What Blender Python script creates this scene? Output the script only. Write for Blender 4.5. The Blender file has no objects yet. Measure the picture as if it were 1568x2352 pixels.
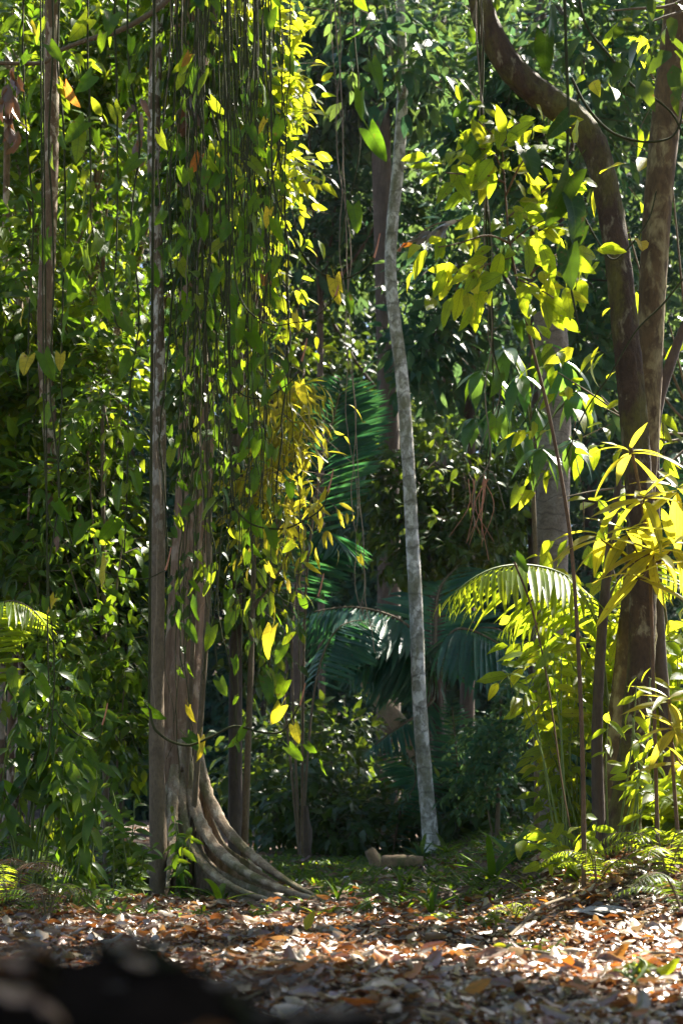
import bpy, math
import numpy as np
from mathutils import Matrix, Vector

rng = np.random.default_rng(11)
scene = bpy.context.scene
COL = scene.collection
rad = math.radians

# ------------------------------------------------------------------ camera, sky, sun, exposure
W, H, F, V0, CH = 1568.0, 2352.0, 3267.0, 1877.0, 0.53     # layout scale, focal length in it, eye level
cam_d = bpy.data.cameras.new('camera')
cam = bpy.data.objects.new('camera', cam_d); COL.objects.link(cam)
cam.location = (0, 0, CH); cam.rotation_euler = (rad(90), 0, 0)
cam_d.sensor_fit = 'VERTICAL'; cam_d.sensor_height = 36.0; cam_d.lens = F / H * 36.0
cam_d.shift_y = (V0 - H / 2) / H
cam_d.clip_end = 500; cam_d.clip_start = 0.05
cam_d.dof.use_dof = True; cam_d.dof.focus_distance = 8.8; cam_d.dof.aperture_fstop = 3.3
scene.camera = cam
scene.render.resolution_x = 682; scene.render.resolution_y = 1024

SUN_EL, SUN_AZ = rad(50), rad(42)                           # azimuth from +Y towards +X
S = np.array([math.sin(SUN_AZ) * math.cos(SUN_EL), math.cos(SUN_AZ) * math.cos(SUN_EL), math.sin(SUN_EL)])
world = bpy.data.worlds.new('World'); scene.world = world; world.use_nodes = True
wn = world.node_tree.nodes; wn.clear()
sky = wn.new('ShaderNodeTexSky'); sky.sky_type = 'NISHITA'; sky.sun_disc = False
sky.sun_elevation = SUN_EL; sky.sun_rotation = SUN_AZ
bg = wn.new('ShaderNodeBackground'); bg.inputs[1].default_value = 0.05
wo = wn.new('ShaderNodeOutputWorld')
world.node_tree.links.new(sky.outputs[0], bg.inputs[0]); world.node_tree.links.new(bg.outputs[0], wo.inputs[0])
sun_d = bpy.data.lights.new('sun', 'SUN'); sun_d.energy = 5.0; sun_d.angle = rad(0.5); sun_d.color = (1.0, 0.93, 0.80)
sun = bpy.data.objects.new('sun', sun_d); COL.objects.link(sun)
sun.rotation_euler = Vector((-S[0], -S[1], -S[2])).to_track_quat('-Z', 'Y').to_euler()
sun.location = (8, 18, 30)
vs = scene.view_settings
vs.view_transform = 'Standard'; vs.look = 'None'; vs.gamma = 1.0; vs.exposure = 2.65; vs.use_curve_mapping = False
HAZE = 0.0003
cy = scene.cycles
cy.max_bounces = 6; cy.diffuse_bounces = 3; cy.glossy_bounces = 1; cy.transmission_bounces = 3; cy.volume_bounces = 0
cy.use_denoising = True

# ------------------------------------------------------------------ small maths
def P(u, v, y): return np.array([(u - 784.0) / F * y, y, CH + (V0 - v) / F * y])
def PX(px, y): return px / F * y
def ss(a, b, x): t = np.clip((x - a) / (b - a), 0, 1); return t * t * (3 - 2 * t)
def wob(x, y): return (np.sin(1.7 * x + .6 * y) + np.sin(2.9 * y - 1.3 * x + 1) + .6 * np.sin(5.1 * x + 4.3 * y + 2) + .4 * np.sin(9.7 * x - 8.1 * y))
def G(x, y):
    x = np.asarray(x, float); y = np.asarray(y, float)
    h = .018 * wob(x, y)
    h = h + .42 * ss(.55, 2.1, x) * ss(4.6, 8.2, y)
    h = h + .30 * ss(1.3, 3.2, -x) * ss(4.5, 9, y)
    h = h + .10 * ss(12, 22, y) + 13 * ss(42, 75, y)
    h = h + .12 * ss(-.1, -.5, x) * ss(3.0, 2.0, y)
    return h
def nrm(a): return a / (np.linalg.norm(a, axis=-1, keepdims=True) + 1e-9)
def mix(a, b, t): return a + (b - a) * t

# spots chosen to be sunlit (centre, radius): foliage is cut from their sun paths
LIT = []
def lit(u, v, y, r, p=.95): LIT.append((P(u, v, y), r, p))
for a in ((1200, 500, 7.2, 1.0), (1460, 700, 9, 1.1), (1450, 1200, 8.2, 1.0), (1420, 1650, 8.6, 1.1), (1180, 480, 7.2, .75), (1130, 330, 7.2, .5), (1100, 640, 7.2, .5), (1290, 600, 7.2, .5), (1330, 420, 7.2, .4),
          (1440, 600, 9.4, .7), (1440, 850, 9.4, .6), (1450, 1080, 7.6, .5), (1440, 1260, 7.6, .5), (1540, 1150, 7.6, .4),
          (1170, 1340, 8.5, .45), (1300, 1330, 8.5, .4), (1400, 1500, 9.3, .7), (1440, 1750, 9.3, .7), (1540, 1550, 9, .7), (1330, 1750, 8, .4),
          (1250, 1930, 7.6, .4), (1400, 2000, 7.4, .45), (1350, 2060, 6.6, .4), (1500, 1950, 7.4, .45),
          (610, 200, 12.2, .7), (640, 420, 12.2, .6), (600, 560, 12.2, .5), (610, 330, 12.2, .6), (560, 120, 12.2, .5),
          (820, 120, 7, .3), (840, 290, 7, .3), (800, 500, 7, .3), (770, 690, 7, .25), (690, 750, 7, .25), (690, 900, 7, .2),
          (650, 1480, 7.6, .25), (620, 1660, 7.6, .3), (470, 1730, 7.6, .12), (1140, 950, 8, .25), (1190, 1140, 8, .2)):
    lit(*a)
for a in ((900, 60, 22, 1.8, .7), (720, 120, 22, 1.2, .5), (1250, 130, 17, 1.2, .45), (300, 150, 14, 1.1, .4), (220, 520, 14, 1.1, .4), (100, 300, 14, .8, .3),
          (120, 800, 13, 1.0, .75), (60, 1000, 12, .8, .7), (230, 950, 11.8, .6, .7), (120, 1250, 11.6, .7, .7), (300, 300, 14.5, .9, .7), (30, 1430, 10, .4, .9), (230, 1100, 10.9, .5, .7), (180, 1330, 10.8, .5, .7), (160, 1520, 10.6, .45, .7), (270, 1450, 10.8, .3, .6), (560, 1990, 9.6, .4, .75), (460, 1560, 10.3, .3, .7), (440, 1800, 10.2, .3, .7), (120, 1560, 8.2, .5, .85), (180, 1800, 8.1, .4, .85), (290, 1880, 9, .4, .85), (60, 1850, 8.4, .4, .8), (80, 900, 12, .6, .5), (80, 1180, 11.8, .6, .5), (60, 600, 12.2, .5, .4), (90, 1700, 8.2, .5, .7), (620, 1130, 9.4, .3, .6), (610, 850, 9.5, .3, .6), (620, 1400, 9.4, .25, .7), (150, 1600, 8.3, .4, .6), (270, 1900, 9, .4, .6),
          (480, 1480, 7.6, .2, .8), (1130, 880, 10.3, .5, .9), (1230, 960, 10.3, .5, .9), (1300, 860, 10.3, .4, .8), (780, 900, 13.9, .4, .9), (750, 1000, 13.9, .4, .9), (720, 1080, 13.9, .3, .8), (730, 1320, 15, .2, .9), (750, 1030, 14, .35, .7), (600, 700, 10, .4, .8), (600, 950, 9, .35, .8),
          (1100, 1660, 14, .5, .6), (740, 400, 24, 1.5, .25), (1000, 420, 25, 1.5, .25), (1230, 250, 17.5, 1.2, .35), (955, 1400, 16, .4, .9), (800, 1405, 16.5, .45, .9), (720, 1415, 16.3, .3, .9), (937, 1080, 16, .4, .9), (1262, 900, 12.3, .5, .8), (1262, 1150, 12.3, .4, .8), (950, 1500, 16, .3, .5)):
    lit(*a)
for x, y, r in ((.1, 6.9, .35), (.45, 6.6, .4), (.2, 6.2, .35), (.75, 6.2, .45), (1.15, 6.5, .5), (.6, 5.6, .4), (1.05, 5.6, .45), (1.5, 6.2, .45), (.25, 5.3, .25),
                (.85, 4.95, .3), (1.3, 5.0, .35), (1.0, 4.4, .12), (-.3, 6.7, .15), (-.05, 6.3, .18), (1.7, 7.2, .5)):
    LIT.append((np.array([x, y, float(G(x, y))]), r + .1, .995))

def sun_cull(C, size):
    """mask of leaves to keep: the ones outside the sun paths cut to the LIT spots"""
    keep = np.ones(len(C), bool); rnd = rng.random(len(C))
    for L, r, p in LIT:
        d = C - L; t = d @ S
        perp = np.linalg.norm(d - t[:, None] * S, axis=1)
        keep &= ~((t > r * 1.1) & (perp < r + size * .55) & (rnd < p))
    return keep

# ------------------------------------------------------------------ objects
def setp(o, label=None, cat=None, group=None, kind=None):
    if label: o['label'] = label
    if cat: o['category'] = cat
    if group: o['group'] = group
    if kind: o['kind'] = kind
    return o
def thing(name, label, cat, base, group=None):
    o = bpy.data.objects.new(name, None); COL.objects.link(o)
    o.location = tuple(float(c) for c in base); o.empty_display_size = .1
    return setp(o, label, cat, group)

class MB:
    """collects vertices, faces, uv and a random value per vertex, then builds one mesh"""
    def __init__(s): s.V = []; s.Q = []; s.T = []; s.U = []; s.R = []; s.n = 0
    def add(s, V, Q=None, T=None, U=None, R=None):
        V = np.asarray(V, float).reshape(-1, 3)
        s.V.append(V)
        if Q is not None and len(Q): s.Q.append(np.asarray(Q, int).reshape(-1, 4) + s.n)
        if T is not None and len(T): s.T.append(np.asarray(T, int).reshape(-1, 3) + s.n)
        s.U.append(np.zeros((len(V), 2)) if U is None else np.asarray(U, float))
        s.R.append(np.full(len(V), rng.random()) if R is None else np.asarray(R, float))
        s.n += len(V)
    def mesh(s, name, mat, off=(0, 0, 0), smooth=True):
        V = np.concatenate(s.V) - np.asarray(off, float); U = np.concatenate(s.U); R = np.concatenate(s.R)
        Q = np.concatenate(s.Q) if s.Q else np.zeros((0, 4), int); T = np.concatenate(s.T) if s.T else np.zeros((0, 3), int)
        loops = np.concatenate([Q.ravel(), T.ravel()]).astype(np.int32)
        sizes = np.concatenate([np.full(len(Q), 4), np.full(len(T), 3)]).astype(np.int32)
        starts = np.concatenate([[0], np.cumsum(sizes)[:-1]]).astype(np.int32)
        m = bpy.data.meshes.new(name)
        m.vertices.add(len(V)); m.vertices.foreach_set('co', V.astype(np.float32).ravel())
        m.loops.add(len(loops)); m.loops.foreach_set('vertex_index', loops)
        m.polygons.add(len(sizes)); m.polygons.foreach_set('loop_start', starts)
        uv = m.uv_layers.new(name='UVMap'); uv.data.foreach_set('uv', U[loops].astype(np.float32).ravel())
        a = m.attributes.new('rnd', 'FLOAT', 'POINT'); a.data.foreach_set('value', R.astype(np.float32))
        m.update(calc_edges=True)
        m.polygons.foreach_set('use_smooth', np.full(len(sizes), smooth)); m.validate()
        if mat: m.materials.append(mat)
        return m
    def build(s, name, mat, parent=None, smooth=True, kind=None):
        off = parent_off(parent)
        o = bpy.data.objects.new(name, s.mesh(name, mat, off, smooth)); COL.objects.link(o)
        if parent: o.parent = parent
        if kind: o['kind'] = kind
        return o
def parent_off(p):
    off = np.zeros(3)
    while p is not None: off += np.array(p.location); p = p.parent
    return off

def catmull(P_, m):
    P_ = np.asarray(P_, float)
    if len(P_) == 2: return P_[0] + (P_[1] - P_[0]) * np.linspace(0, 1, m)[:, None]
    X = np.vstack([2 * P_[0] - P_[1], P_, 2 * P_[-1] - P_[-2]])
    t = np.linspace(0, len(P_) - 1 - 1e-6, m); i = t.astype(int); f = (t - i)[:, None]
    a, b, c, d = X[i], X[i + 1], X[i + 2], X[i + 3]
    return .5 * (2 * b + (c - a) * f + (2 * a - 5 * b + 4 * c - d) * f ** 2 + (3 * b - a - 3 * c + d) * f ** 3)

def tube(mb, pts, radii, sides=8, m=None, flute=0, rough=0, cap=False, R=None):
    pts = np.asarray(pts, float); m = m or max(2, (len(pts) - 1) * 4 + 1)
    C = catmull(pts, m)
    r = np.interp(np.linspace(0, 1, m), np.linspace(0, 1, len(np.atleast_1d(radii))) if np.ndim(radii) else [0, 1], radii if np.ndim(radii) else [radii, radii])
    Tn = nrm(np.gradient(C, axis=0))
    ref = np.array([1., 0, 0]) if abs(Tn[0][0]) < .8 else np.array([0, 1., 0])
    n = nrm(ref - Tn[0] * (ref @ Tn[0])); N = [n]
    for k in range(1, m):
        n = N[-1] - Tn[k] * (N[-1] @ Tn[k]); N.append(n / (np.linalg.norm(n) + 1e-9))
    N = np.array(N); B = np.cross(Tn, N)
    th = np.linspace(0, 2 * np.pi, sides, endpoint=False)
    L = np.concatenate([[0], np.cumsum(np.linalg.norm(np.diff(C, axis=0), axis=1))])
    rr = r[:, None] * np.ones(sides)
    if flute: rr = rr * (1 + flute * np.sin(3 * th + 1.3 * np.sin(L * .8)[:, None]) + flute * .6 * np.sin(7 * th + 2 * np.sin(L * 1.3 + 1)[:, None]))
    if rough: rr = rr * (1 + rough * rng.normal(size=rr.shape))
    V = C[:, None] + rr[..., None] * (np.cos(th)[None, :, None] * N[:, None] + np.sin(th)[None, :, None] * B[:, None])
    i, j = np.meshgrid(np.arange(m - 1), np.arange(sides), indexing='ij'); j2 = (j + 1) % sides
    Q = np.stack([i * sides + j, i * sides + j2, (i + 1) * sides + j2, (i + 1) * sides + j], -1).reshape(-1, 4)
    U = np.stack([np.broadcast_to(th / (2 * np.pi), (m, sides)), np.broadcast_to(L[:, None], (m, sides))], -1).reshape(-1, 2)
    V = V.reshape(-1, 3); T = None
    if cap:
        V = np.vstack([V, C[0], C[-1]]); U = np.vstack([U, [0, 0], [0, L[-1]]]); k0 = m * sides
        T = [[k0, (q + 1) % sides, q] for q in range(sides)] + [[k0 + 1, (m - 1) * sides + q, (m - 1) * sides + (q + 1) % sides] for q in range(sides)]
    mb.add(V, Q, T, U, None if R is None else np.full(len(V), R))
    return C

# ------------------------------------------------------------------ leaf shapes (length 1 along +Y, face up +Z)
def leaf_tpl(n=4, w=.45, p=.7, q=1.0, cup=.2, droop=.2, heart=0.0, cols=3, acu=0.0, wave=0.0, jag=0.0, petiole=0.0, curl=0.0, seed=0):
    rg = np.random.default_rng(seed)
    V = []; U = []; rows = []; Q = []; T = []
    ts = np.linspace(0, 1, n + 1)
    tt = np.linspace(.001, .999, 200); mx = (tt ** p * (1 - tt) ** q).max()
    for t in ts:
        h = w / 2 * (t ** p * (1 - t) ** q) / mx if 0 < t < 1 else 0
        if heart: h = w / 2 * (1 - t ** 1.7) ** .9 * (.80 + .55 * t) if t < 1 else 0
        if acu and t > 1 - acu: h *= .55
        cs = [0.0] if h < 1e-4 else list(np.linspace(-1, 1, cols))
        ids = []
        for c in cs:
            jj = 1 + jag * rg.uniform(-1, 1) * abs(c)
            x = c * h * jj
            y = t - heart * (1 - t) ** 3 * abs(c) ** 1.2 * (1.9 - 1.0 * abs(c))
            z = cup * abs(x) - droop * t * t + wave * math.sin(t * 11 + seed + 2 * c) * abs(c) * w - curl * (x / (w / 2)) ** 2 * .3
            ids.append(len(V)); V.append((x, y, z)); U.append((.5 + .5 * c * (h / (w / 2)), t))
        rows.append(ids)
    for a, b in zip(rows[:-1], rows[1:]):
        if len(a) == 1 and len(b) == 1: continue
        if len(a) == 1: T += [(a[0], b[k + 1], b[k]) for k in range(len(b) - 1)]
        elif len(b) == 1: T += [(a[k], a[k + 1], b[0]) for k in range(len(a) - 1)]
        else: Q += [(a[k], a[k + 1], b[k + 1], b[k]) for k in range(len(a) - 1)]
    if petiole:
        k = len(V); e = .012
        V += [(-e, 0, 0), (e, 0, 0), (e, -petiole * .6, .1 * petiole), (-e, -petiole * .6, .1 * petiole), (e, -petiole, .35 * petiole), (-e, -petiole, .35 * petiole)]
        U += [(.5, .5)] * 6; Q += [(k, k + 1, k + 2, k + 3), (k + 3, k + 2, k + 4, k + 5)]
    return np.array(V), np.array(Q, int).reshape(-1, 4), np.array(T, int).reshape(-1, 3), np.array(U)

TPL = {
 'ovate':  [leaf_tpl(4, .46, .7, 1.1, .25, d, acu=.2, seed=i) for i, d in enumerate((.1, .3, .5))],
 'lance':  [leaf_tpl(4, .25, .8, 1.1, .3, d, acu=.15, seed=i) for i, d in enumerate((.2, .45, .7))],
 'long':   [leaf_tpl(8, .20, .8, 1.1, .25, d, cols=5, wave=.03, seed=i) for i, d in enumerate((.15, .35, .55))],
 'big':    [leaf_tpl(9, .42, .65, .95, .2, d, cols=5, acu=.1, wave=.05, jag=.09, petiole=.12, seed=i) for i, d in enumerate((.12, .3, .45, .25))],
 'heart':  [leaf_tpl(9, .66, heart=.26, cup=.3, droop=d, cols=7, wave=.04, petiole=.5, seed=i) for i, d in enumerate((.08, .25, .4, .18))],
 'hang':   [leaf_tpl(7, .33, .7, 1.0, .25, d, cols=3, acu=.18, petiole=.08, wave=.03, seed=i) for i, d in enumerate((.2, .4, .6))],
 'leaflet':[leaf_tpl(4, .085, .35, .6, .35, d, seed=i) for i, d in enumerate((.15, .3))],
 'strap':  [leaf_tpl(8, .13, .25, .5, .4, d, cols=3, wave=.02, seed=i) for i, d in enumerate((.25, .55, .9))],
 'dead':   [leaf_tpl(5, w, .6, .9, c, d, cols=4, wave=wv, jag=.12, curl=k, seed=i) for i, (w, c, d, wv, k) in enumerate(
            ((.42, .5, .2, .1, 0), (.5, .1, -.25, .12, .5), (.36, .7, .35, .08, 0), (.46, -.4, .1, .12, -.6), (.4, .2, .5, .1, .9), (.5, -.1, -.1, .06, .2)))],
 'heartlow': [leaf_tpl(4, .64, heart=.26, cup=.3, droop=d, cols=5, seed=i) for i, d in enumerate((.1, .3))],
 'small':  [leaf_tpl(2, .5, .7, 1.0, .25, d, seed=i) for i, d in enumerate((.15, .4))],
}

def frame(d, up):
    y = nrm(d); z = nrm(up - y * np.sum(up * y, -1, keepdims=True)); x = np.cross(y, z)
    return np.stack([x, y, z], -1)                      # (N,3,3), columns are axes

def leaves(mb, kind, pos, d, up, size, R=None, cull=True):
    pos = np.asarray(pos, float); N = len(pos)
    if N == 0: return
    if cull:
        k = sun_cull(pos, size); pos, d, up, size = pos[k], d[k], up[k], size[k]; R = None if R is None else R[k]; N = len(pos)
    M = frame(d, up); R = rng.random(N) if R is None else R
    vi = rng.integers(0, len(TPL[kind]), N)
    for k, (V, Q, T, U) in enumerate(TPL[kind]):
        s = vi == k; n = s.sum()
        if not n: continue
        X = np.einsum('nij,vj->nvi', M[s] * size[s][:, None, None], V) + pos[s][:, None]
        o = (np.arange(n) * len(V))[:, None, None]
        mb.add(X.reshape(-1, 3), (Q[None] + o).reshape(-1, 4) if len(Q) else None, (T[None] + o).reshape(-1, 3) if len(T) else None,
               np.tile(U, (n, 1)), np.repeat(R[s], len(V)))

def sprays(mb, kind, C, radii, ntw, per, size, drop=.35, twl=2.2, tw=None, shell=.45, face=.0, jit=.5):
    """twigs through an ellipsoid; every twig carries alternate leaves"""
    C = np.asarray(C, float); radii = np.asarray(radii, float)
    q = nrm(rng.normal(size=(ntw, 3))); rr = rng.random(ntw) ** shell
    lump = 1 + .28 * np.sin(q[:, 0] * 5 + C[0] * 3) * np.sin(q[:, 2] * 6 + C[2]) + .12 * rng.normal(size=ntw)
    base = C + q * radii * (rr * lump)[:, None]
    td = nrm(q + rng.normal(size=(ntw, 3)) * .7 + np.array([0, -.25, -.15]))
    L = size * twl * rng.uniform(.6, 1.3, ntw)
    tip = base + td * L[:, None]; tip[:, 2] -= L * drop * .5
    side0 = nrm(np.cross(td, np.array([0, 0, 1.]) + rng.normal(size=(ntw, 3)) * .3))
    pos = []; dd = []; up = []; sz = []; RR = []
    tr = rng.random(ntw)
    for k in range(per):
        f = (k + .6) / per
        sgn = 1 if k % 2 else -1
        last = k == per - 1
        p_ = base + (tip - base) * f
        d_ = td * (1.0 if last else .55) + (0 if last else sgn) * side0 * .85 + rng.normal(size=(ntw, 3)) * .25
        d_[:, 2] -= drop * rng.uniform(.5, 1.6, ntw)
        u_ = np.tile(np.array([0, -face, 1.0]), (ntw, 1)) + rng.normal(size=(ntw, 3)) * jit
        pos.append(p_); dd.append(d_); up.append(u_); sz.append(size * rng.uniform(.6, 1.15, ntw)); RR.append(np.clip(tr * .7 + rng.random(ntw) * .3, 0, 1))
    leaves(mb, kind, np.concatenate(pos), np.concatenate(dd), np.concatenate(up), np.concatenate(sz), np.concatenate(RR))
    if tw is not None:
        kk = sun_cull(base, np.full(ntw, size))
        for b_, t_ in list(zip(base[kk], tip[kk]))[:int(ntw * .5)]:
            tube(tw, [b_, t_], [.012 * size * 2, .006 * size * 2], 3, 2)

# ------------------------------------------------------------------ materials
class NT:
    def __init__(s, name):
        s.m = bpy.data.materials.new(name); s.m.use_nodes = True; s.t = s.m.node_tree; s.t.nodes.clear()
    def n(s, typ, **kw):
        x = s.t.nodes.new('ShaderNode' + typ)
        for k, v in kw.items(): setattr(x, k, v)
        return x
    def l(s, a, b): s.t.links.new(a, b)
    def val(s, sock, v):
        if hasattr(v, 'is_linked') or hasattr(v, 'links'): s.l(v, sock)
        else: sock.default_value = v
    def math(s, op, a, b=0.0, c=0.0):
        x = s.n('Math', operation=op); s.val(x.inputs[0], a); s.val(x.inputs[1], b); s.val(x.inputs[2], c); return x.outputs[0]
    def mixc(s, f, a, b, mode='MIX'):
        x = s.n('MixRGB', blend_type=mode); s.val(x.inputs[0], f)
        for i, c in ((1, a), (2, b)): s.val(x.inputs[i], c if not isinstance(c, tuple) else (*c, 1))
        return x.outputs[0]
    def ramp(s, f, stops):
        x = s.n('ValToRGB'); e = x.color_ramp.elements
        for i, (p_, c) in enumerate(stops):
            el = e[i] if i < 2 else e.new(p_)
            el.position = p_; el.color = (*c, 1) if isinstance(c, tuple) else (c, c, c, 1)
        s.l(f, x.inputs[0]); return x.outputs[0]
    def noise(s, scale, detail=4, rough=.6, vec=None, dist=0):
        x = s.n('TexNoise'); x.inputs['Scale'].default_value = scale; x.inputs['Detail'].default_value = detail
        x.inputs['Roughness'].default_value = rough; x.inputs['Distortion'].default_value = dist
        if vec is not None: s.l(vec, x.inputs['Vector'])
        return x.outputs[0]
    def coord(s, scale=(1, 1, 1)):
        c = s.n('TexCoord'); g = s.n('NewGeometry')
        x = s.n('Mapping'); x.inputs['Scale'].default_value = scale; s.l(g.outputs['Position'], x.inputs[0]); return x.outputs[0]

def leafmat(name, stops, tstops, tf=.5, rough=.38, spec=.5, veins=7, vs_=.35, lsp=.42):
    """stops / tstops: reflected and transmitted colours over the per-leaf random value"""
    t = NT(name)
    at = t.n('Attribute', attribute_name='rnd'); oi = t.n('ObjectInfo')
    r = t.math('FRACT', t.math('ADD', at.outputs['Fac'], t.math('MULTIPLY', oi.outputs['Random'], .97)))
    base = t.ramp(r, stops); tr = t.ramp(r, tstops)
    nz = t.noise(14, 3, .6, t.coord())
    f = t.ramp(nz, [(.3, .72), (.7, 1.0)])
    sp = t.ramp(t.noise(33, 2, .5, t.coord()), [(.66, 0.0), (.72, .7)]); base = t.mixc(sp, base, (.16, .09, .03)); tr = t.mixc(sp, tr, (.20, .10, .02))
    base = t.mixc(1, base, f, 'MULTIPLY'); tr = t.mixc(1, tr, f, 'MULTIPLY')
    uv = t.n('UVMap'); sx = t.n('SeparateXYZ'); t.l(uv.outputs[0], sx.inputs[0])
    a = t.math('ABSOLUTE', t.math('SUBTRACT', sx.outputs[0], .5))
    mid = t.math('LESS_THAN', a, .022)
    fr = t.math('FRACT', t.math('MULTIPLY', t.math('SUBTRACT', sx.outputs[1], t.math('MULTIPLY', a, .55)), float(veins)))
    sv = t.math('LESS_THAN', t.math('ABSOLUTE', t.math('SUBTRACT', fr, .5)), .06)
    ve = t.math('MAXIMUM', mid, t.math('MULTIPLY', sv, .7)) if veins else mid
    tr = t.mixc(t.math('MULTIPLY', ve, vs_ + .2), tr, (.05, .09, .008)); base = t.mixc(t.math('MULTIPLY', ve, vs_), base, (.12, .17, .05))
    p = t.n('BsdfPrincipled'); t.l(base, p.inputs['Base Color']); p.inputs['Roughness'].default_value = rough; p.inputs['Specular IOR Level'].default_value = spec * lsp
    b = t.n('Bump'); b.inputs['Strength'].default_value = .25; b.inputs['Distance'].default_value = .004
    t.l(t.math('ADD', nz, t.math('MULTIPLY', ve, -.6)), b.inputs['Height']); t.l(b.outputs[0], p.inputs['Normal'])
    tl = t.n('BsdfTranslucent'); t.l(tr, tl.inputs[0])
    m = t.n('MixShader'); m.inputs[0].default_value = tf; t.l(p.outputs[0], m.inputs[1]); t.l(tl.outputs[0], m.inputs[2])
    o = t.n('OutputMaterial'); t.l(m.outputs[0], o.inputs[0])
    return t.m

M = {}
M['far'] = leafmat('foliage_far', [(0, (.010, .050, .034)), (.6, (.018, .075, .046)), (1, (.032, .09, .03))], [(0, (.06, .16, .07)), (1, (.22, .31, .05))], .38, .42, .5, 0, lsp=.14)
M['teal'] = leafmat('foliage_teal', [(0, (.014, .065, .044)), (.6, (.022, .090, .058)), (1, (.038, .10, .038))], [(0, (.08, .20, .08)), (1, (.24, .34, .05))], .4, .35, .55, 6, lsp=.14)
M['mid'] = leafmat('foliage_mid', [(0, (.026, .070, .008)), (.6, (.042, .095, .010)), (1, (.065, .115, .010))], [(0, (.13, .26, .010)), (.7, (.26, .40, .012)), (1, (.48, .54, .02))], .48, .36, .5, 6)
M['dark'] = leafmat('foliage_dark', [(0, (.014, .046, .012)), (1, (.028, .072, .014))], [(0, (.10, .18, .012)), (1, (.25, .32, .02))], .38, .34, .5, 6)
M['shade'] = leafmat('foliage_shade', [(0, (.012, .04, .008)), (1, (.022, .058, .010))], [(0, (.08, .16, .01)), (1, (.14, .24, .01))], .28, .4, .4, 5)  # shade put into the colour, for the dark silhouetted heart leaves
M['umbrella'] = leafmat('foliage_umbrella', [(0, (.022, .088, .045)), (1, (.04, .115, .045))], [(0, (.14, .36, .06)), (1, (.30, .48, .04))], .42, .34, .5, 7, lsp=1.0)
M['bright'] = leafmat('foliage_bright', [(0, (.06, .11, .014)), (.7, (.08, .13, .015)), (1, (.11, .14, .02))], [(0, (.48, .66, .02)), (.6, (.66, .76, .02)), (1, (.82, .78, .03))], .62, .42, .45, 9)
M['heart'] = leafmat('foliage_heart', [(0, (.016, .058, .008)), (.7, (.03, .085, .009)), (1, (.055, .105, .010))], [(0, (.12, .25, .010)), (.7, (.24, .38, .010)), (1, (.50, .55, .02))], .55, .38, .5, 5)
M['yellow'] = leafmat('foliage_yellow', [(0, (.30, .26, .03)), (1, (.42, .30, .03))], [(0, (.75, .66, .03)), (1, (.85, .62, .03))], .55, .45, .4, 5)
M['orange'] = leafmat('foliage_orange', [(0, (.38, .12, .03)), (1, (.32, .16, .04))], [(0, (.75, .25, .04)), (1, (.8, .4, .05))], .45, .5, .4, 5)
M['rosette'] = leafmat('foliage_rosette', [(0, (.09, .12, .02)), (1, (.13, .14, .025))], [(0, (.72, .68, .03)), (.7, (.80, .70, .04)), (1, (.72, .54, .07))], .6, .36, .5, 0)
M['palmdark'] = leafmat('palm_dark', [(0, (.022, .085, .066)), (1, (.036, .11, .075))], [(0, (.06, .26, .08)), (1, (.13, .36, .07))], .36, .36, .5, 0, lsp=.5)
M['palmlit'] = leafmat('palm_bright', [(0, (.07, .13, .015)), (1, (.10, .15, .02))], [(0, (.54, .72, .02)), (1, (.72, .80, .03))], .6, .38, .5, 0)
M['dead'] = leafmat('leaf_dead', [(0, (.035, .015, .010)), (.2, (.065, .025, .014)), (.4, (.12, .048, .024)), (.55, (.11, .022, .012)), (.62, (.16, .075, .04)), (.78, (.34, .26, .18)), (1, (.035, .02, .015))],  # pale band widened to brighten the sunlit litter
                    [(0, (.25, .07, .02)), (.5, (.5, .16, .03)), (1, (.45, .25, .08))], .22, .30, .8, 6, lsp=1.2)
M['deadred'] = leafmat('leaf_rust', [(0, (.30, .07, .02)), (1, (.36, .14, .03))], [(0, (.6, .14, .02)), (1, (.7, .28, .03))], .3, .42, .5, 6, lsp=1.2)
M['deadblack'] = leafmat('leaf_shade_black', [(0, (.006, .005, .004)), (1, (.018, .012, .009))], [(0, (.03, .015, .008)), (1, (.04, .02, .01))], .12, .8, .1, 6)  # deep shade put into the near-black leaf colour
M['grey'] = leafmat('sheath_grey', [(0, (.24, .23, .22)), (1, (.38, .36, .33))], [(0, (.3, .3, .28)), (1, (.3, .3, .28))], .1, .5, .4, 0)
M['deadpale'] = leafmat('leaf_pale', [(0, (.30, .21, .13)), (1, (.38, .30, .22))], [(0, (.4, .25, .12)), (1, (.45, .3, .15))], .2, .4, .5, 6, lsp=1.2)
M['deadbrown'] = leafmat('leaf_brown', [(0, (.09, .045, .028)), (1, (.19, .09, .045))], [(0, (.25, .09, .03)), (1, (.4, .15, .04))], .2, .4, .5, 6, lsp=1.2)

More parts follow.
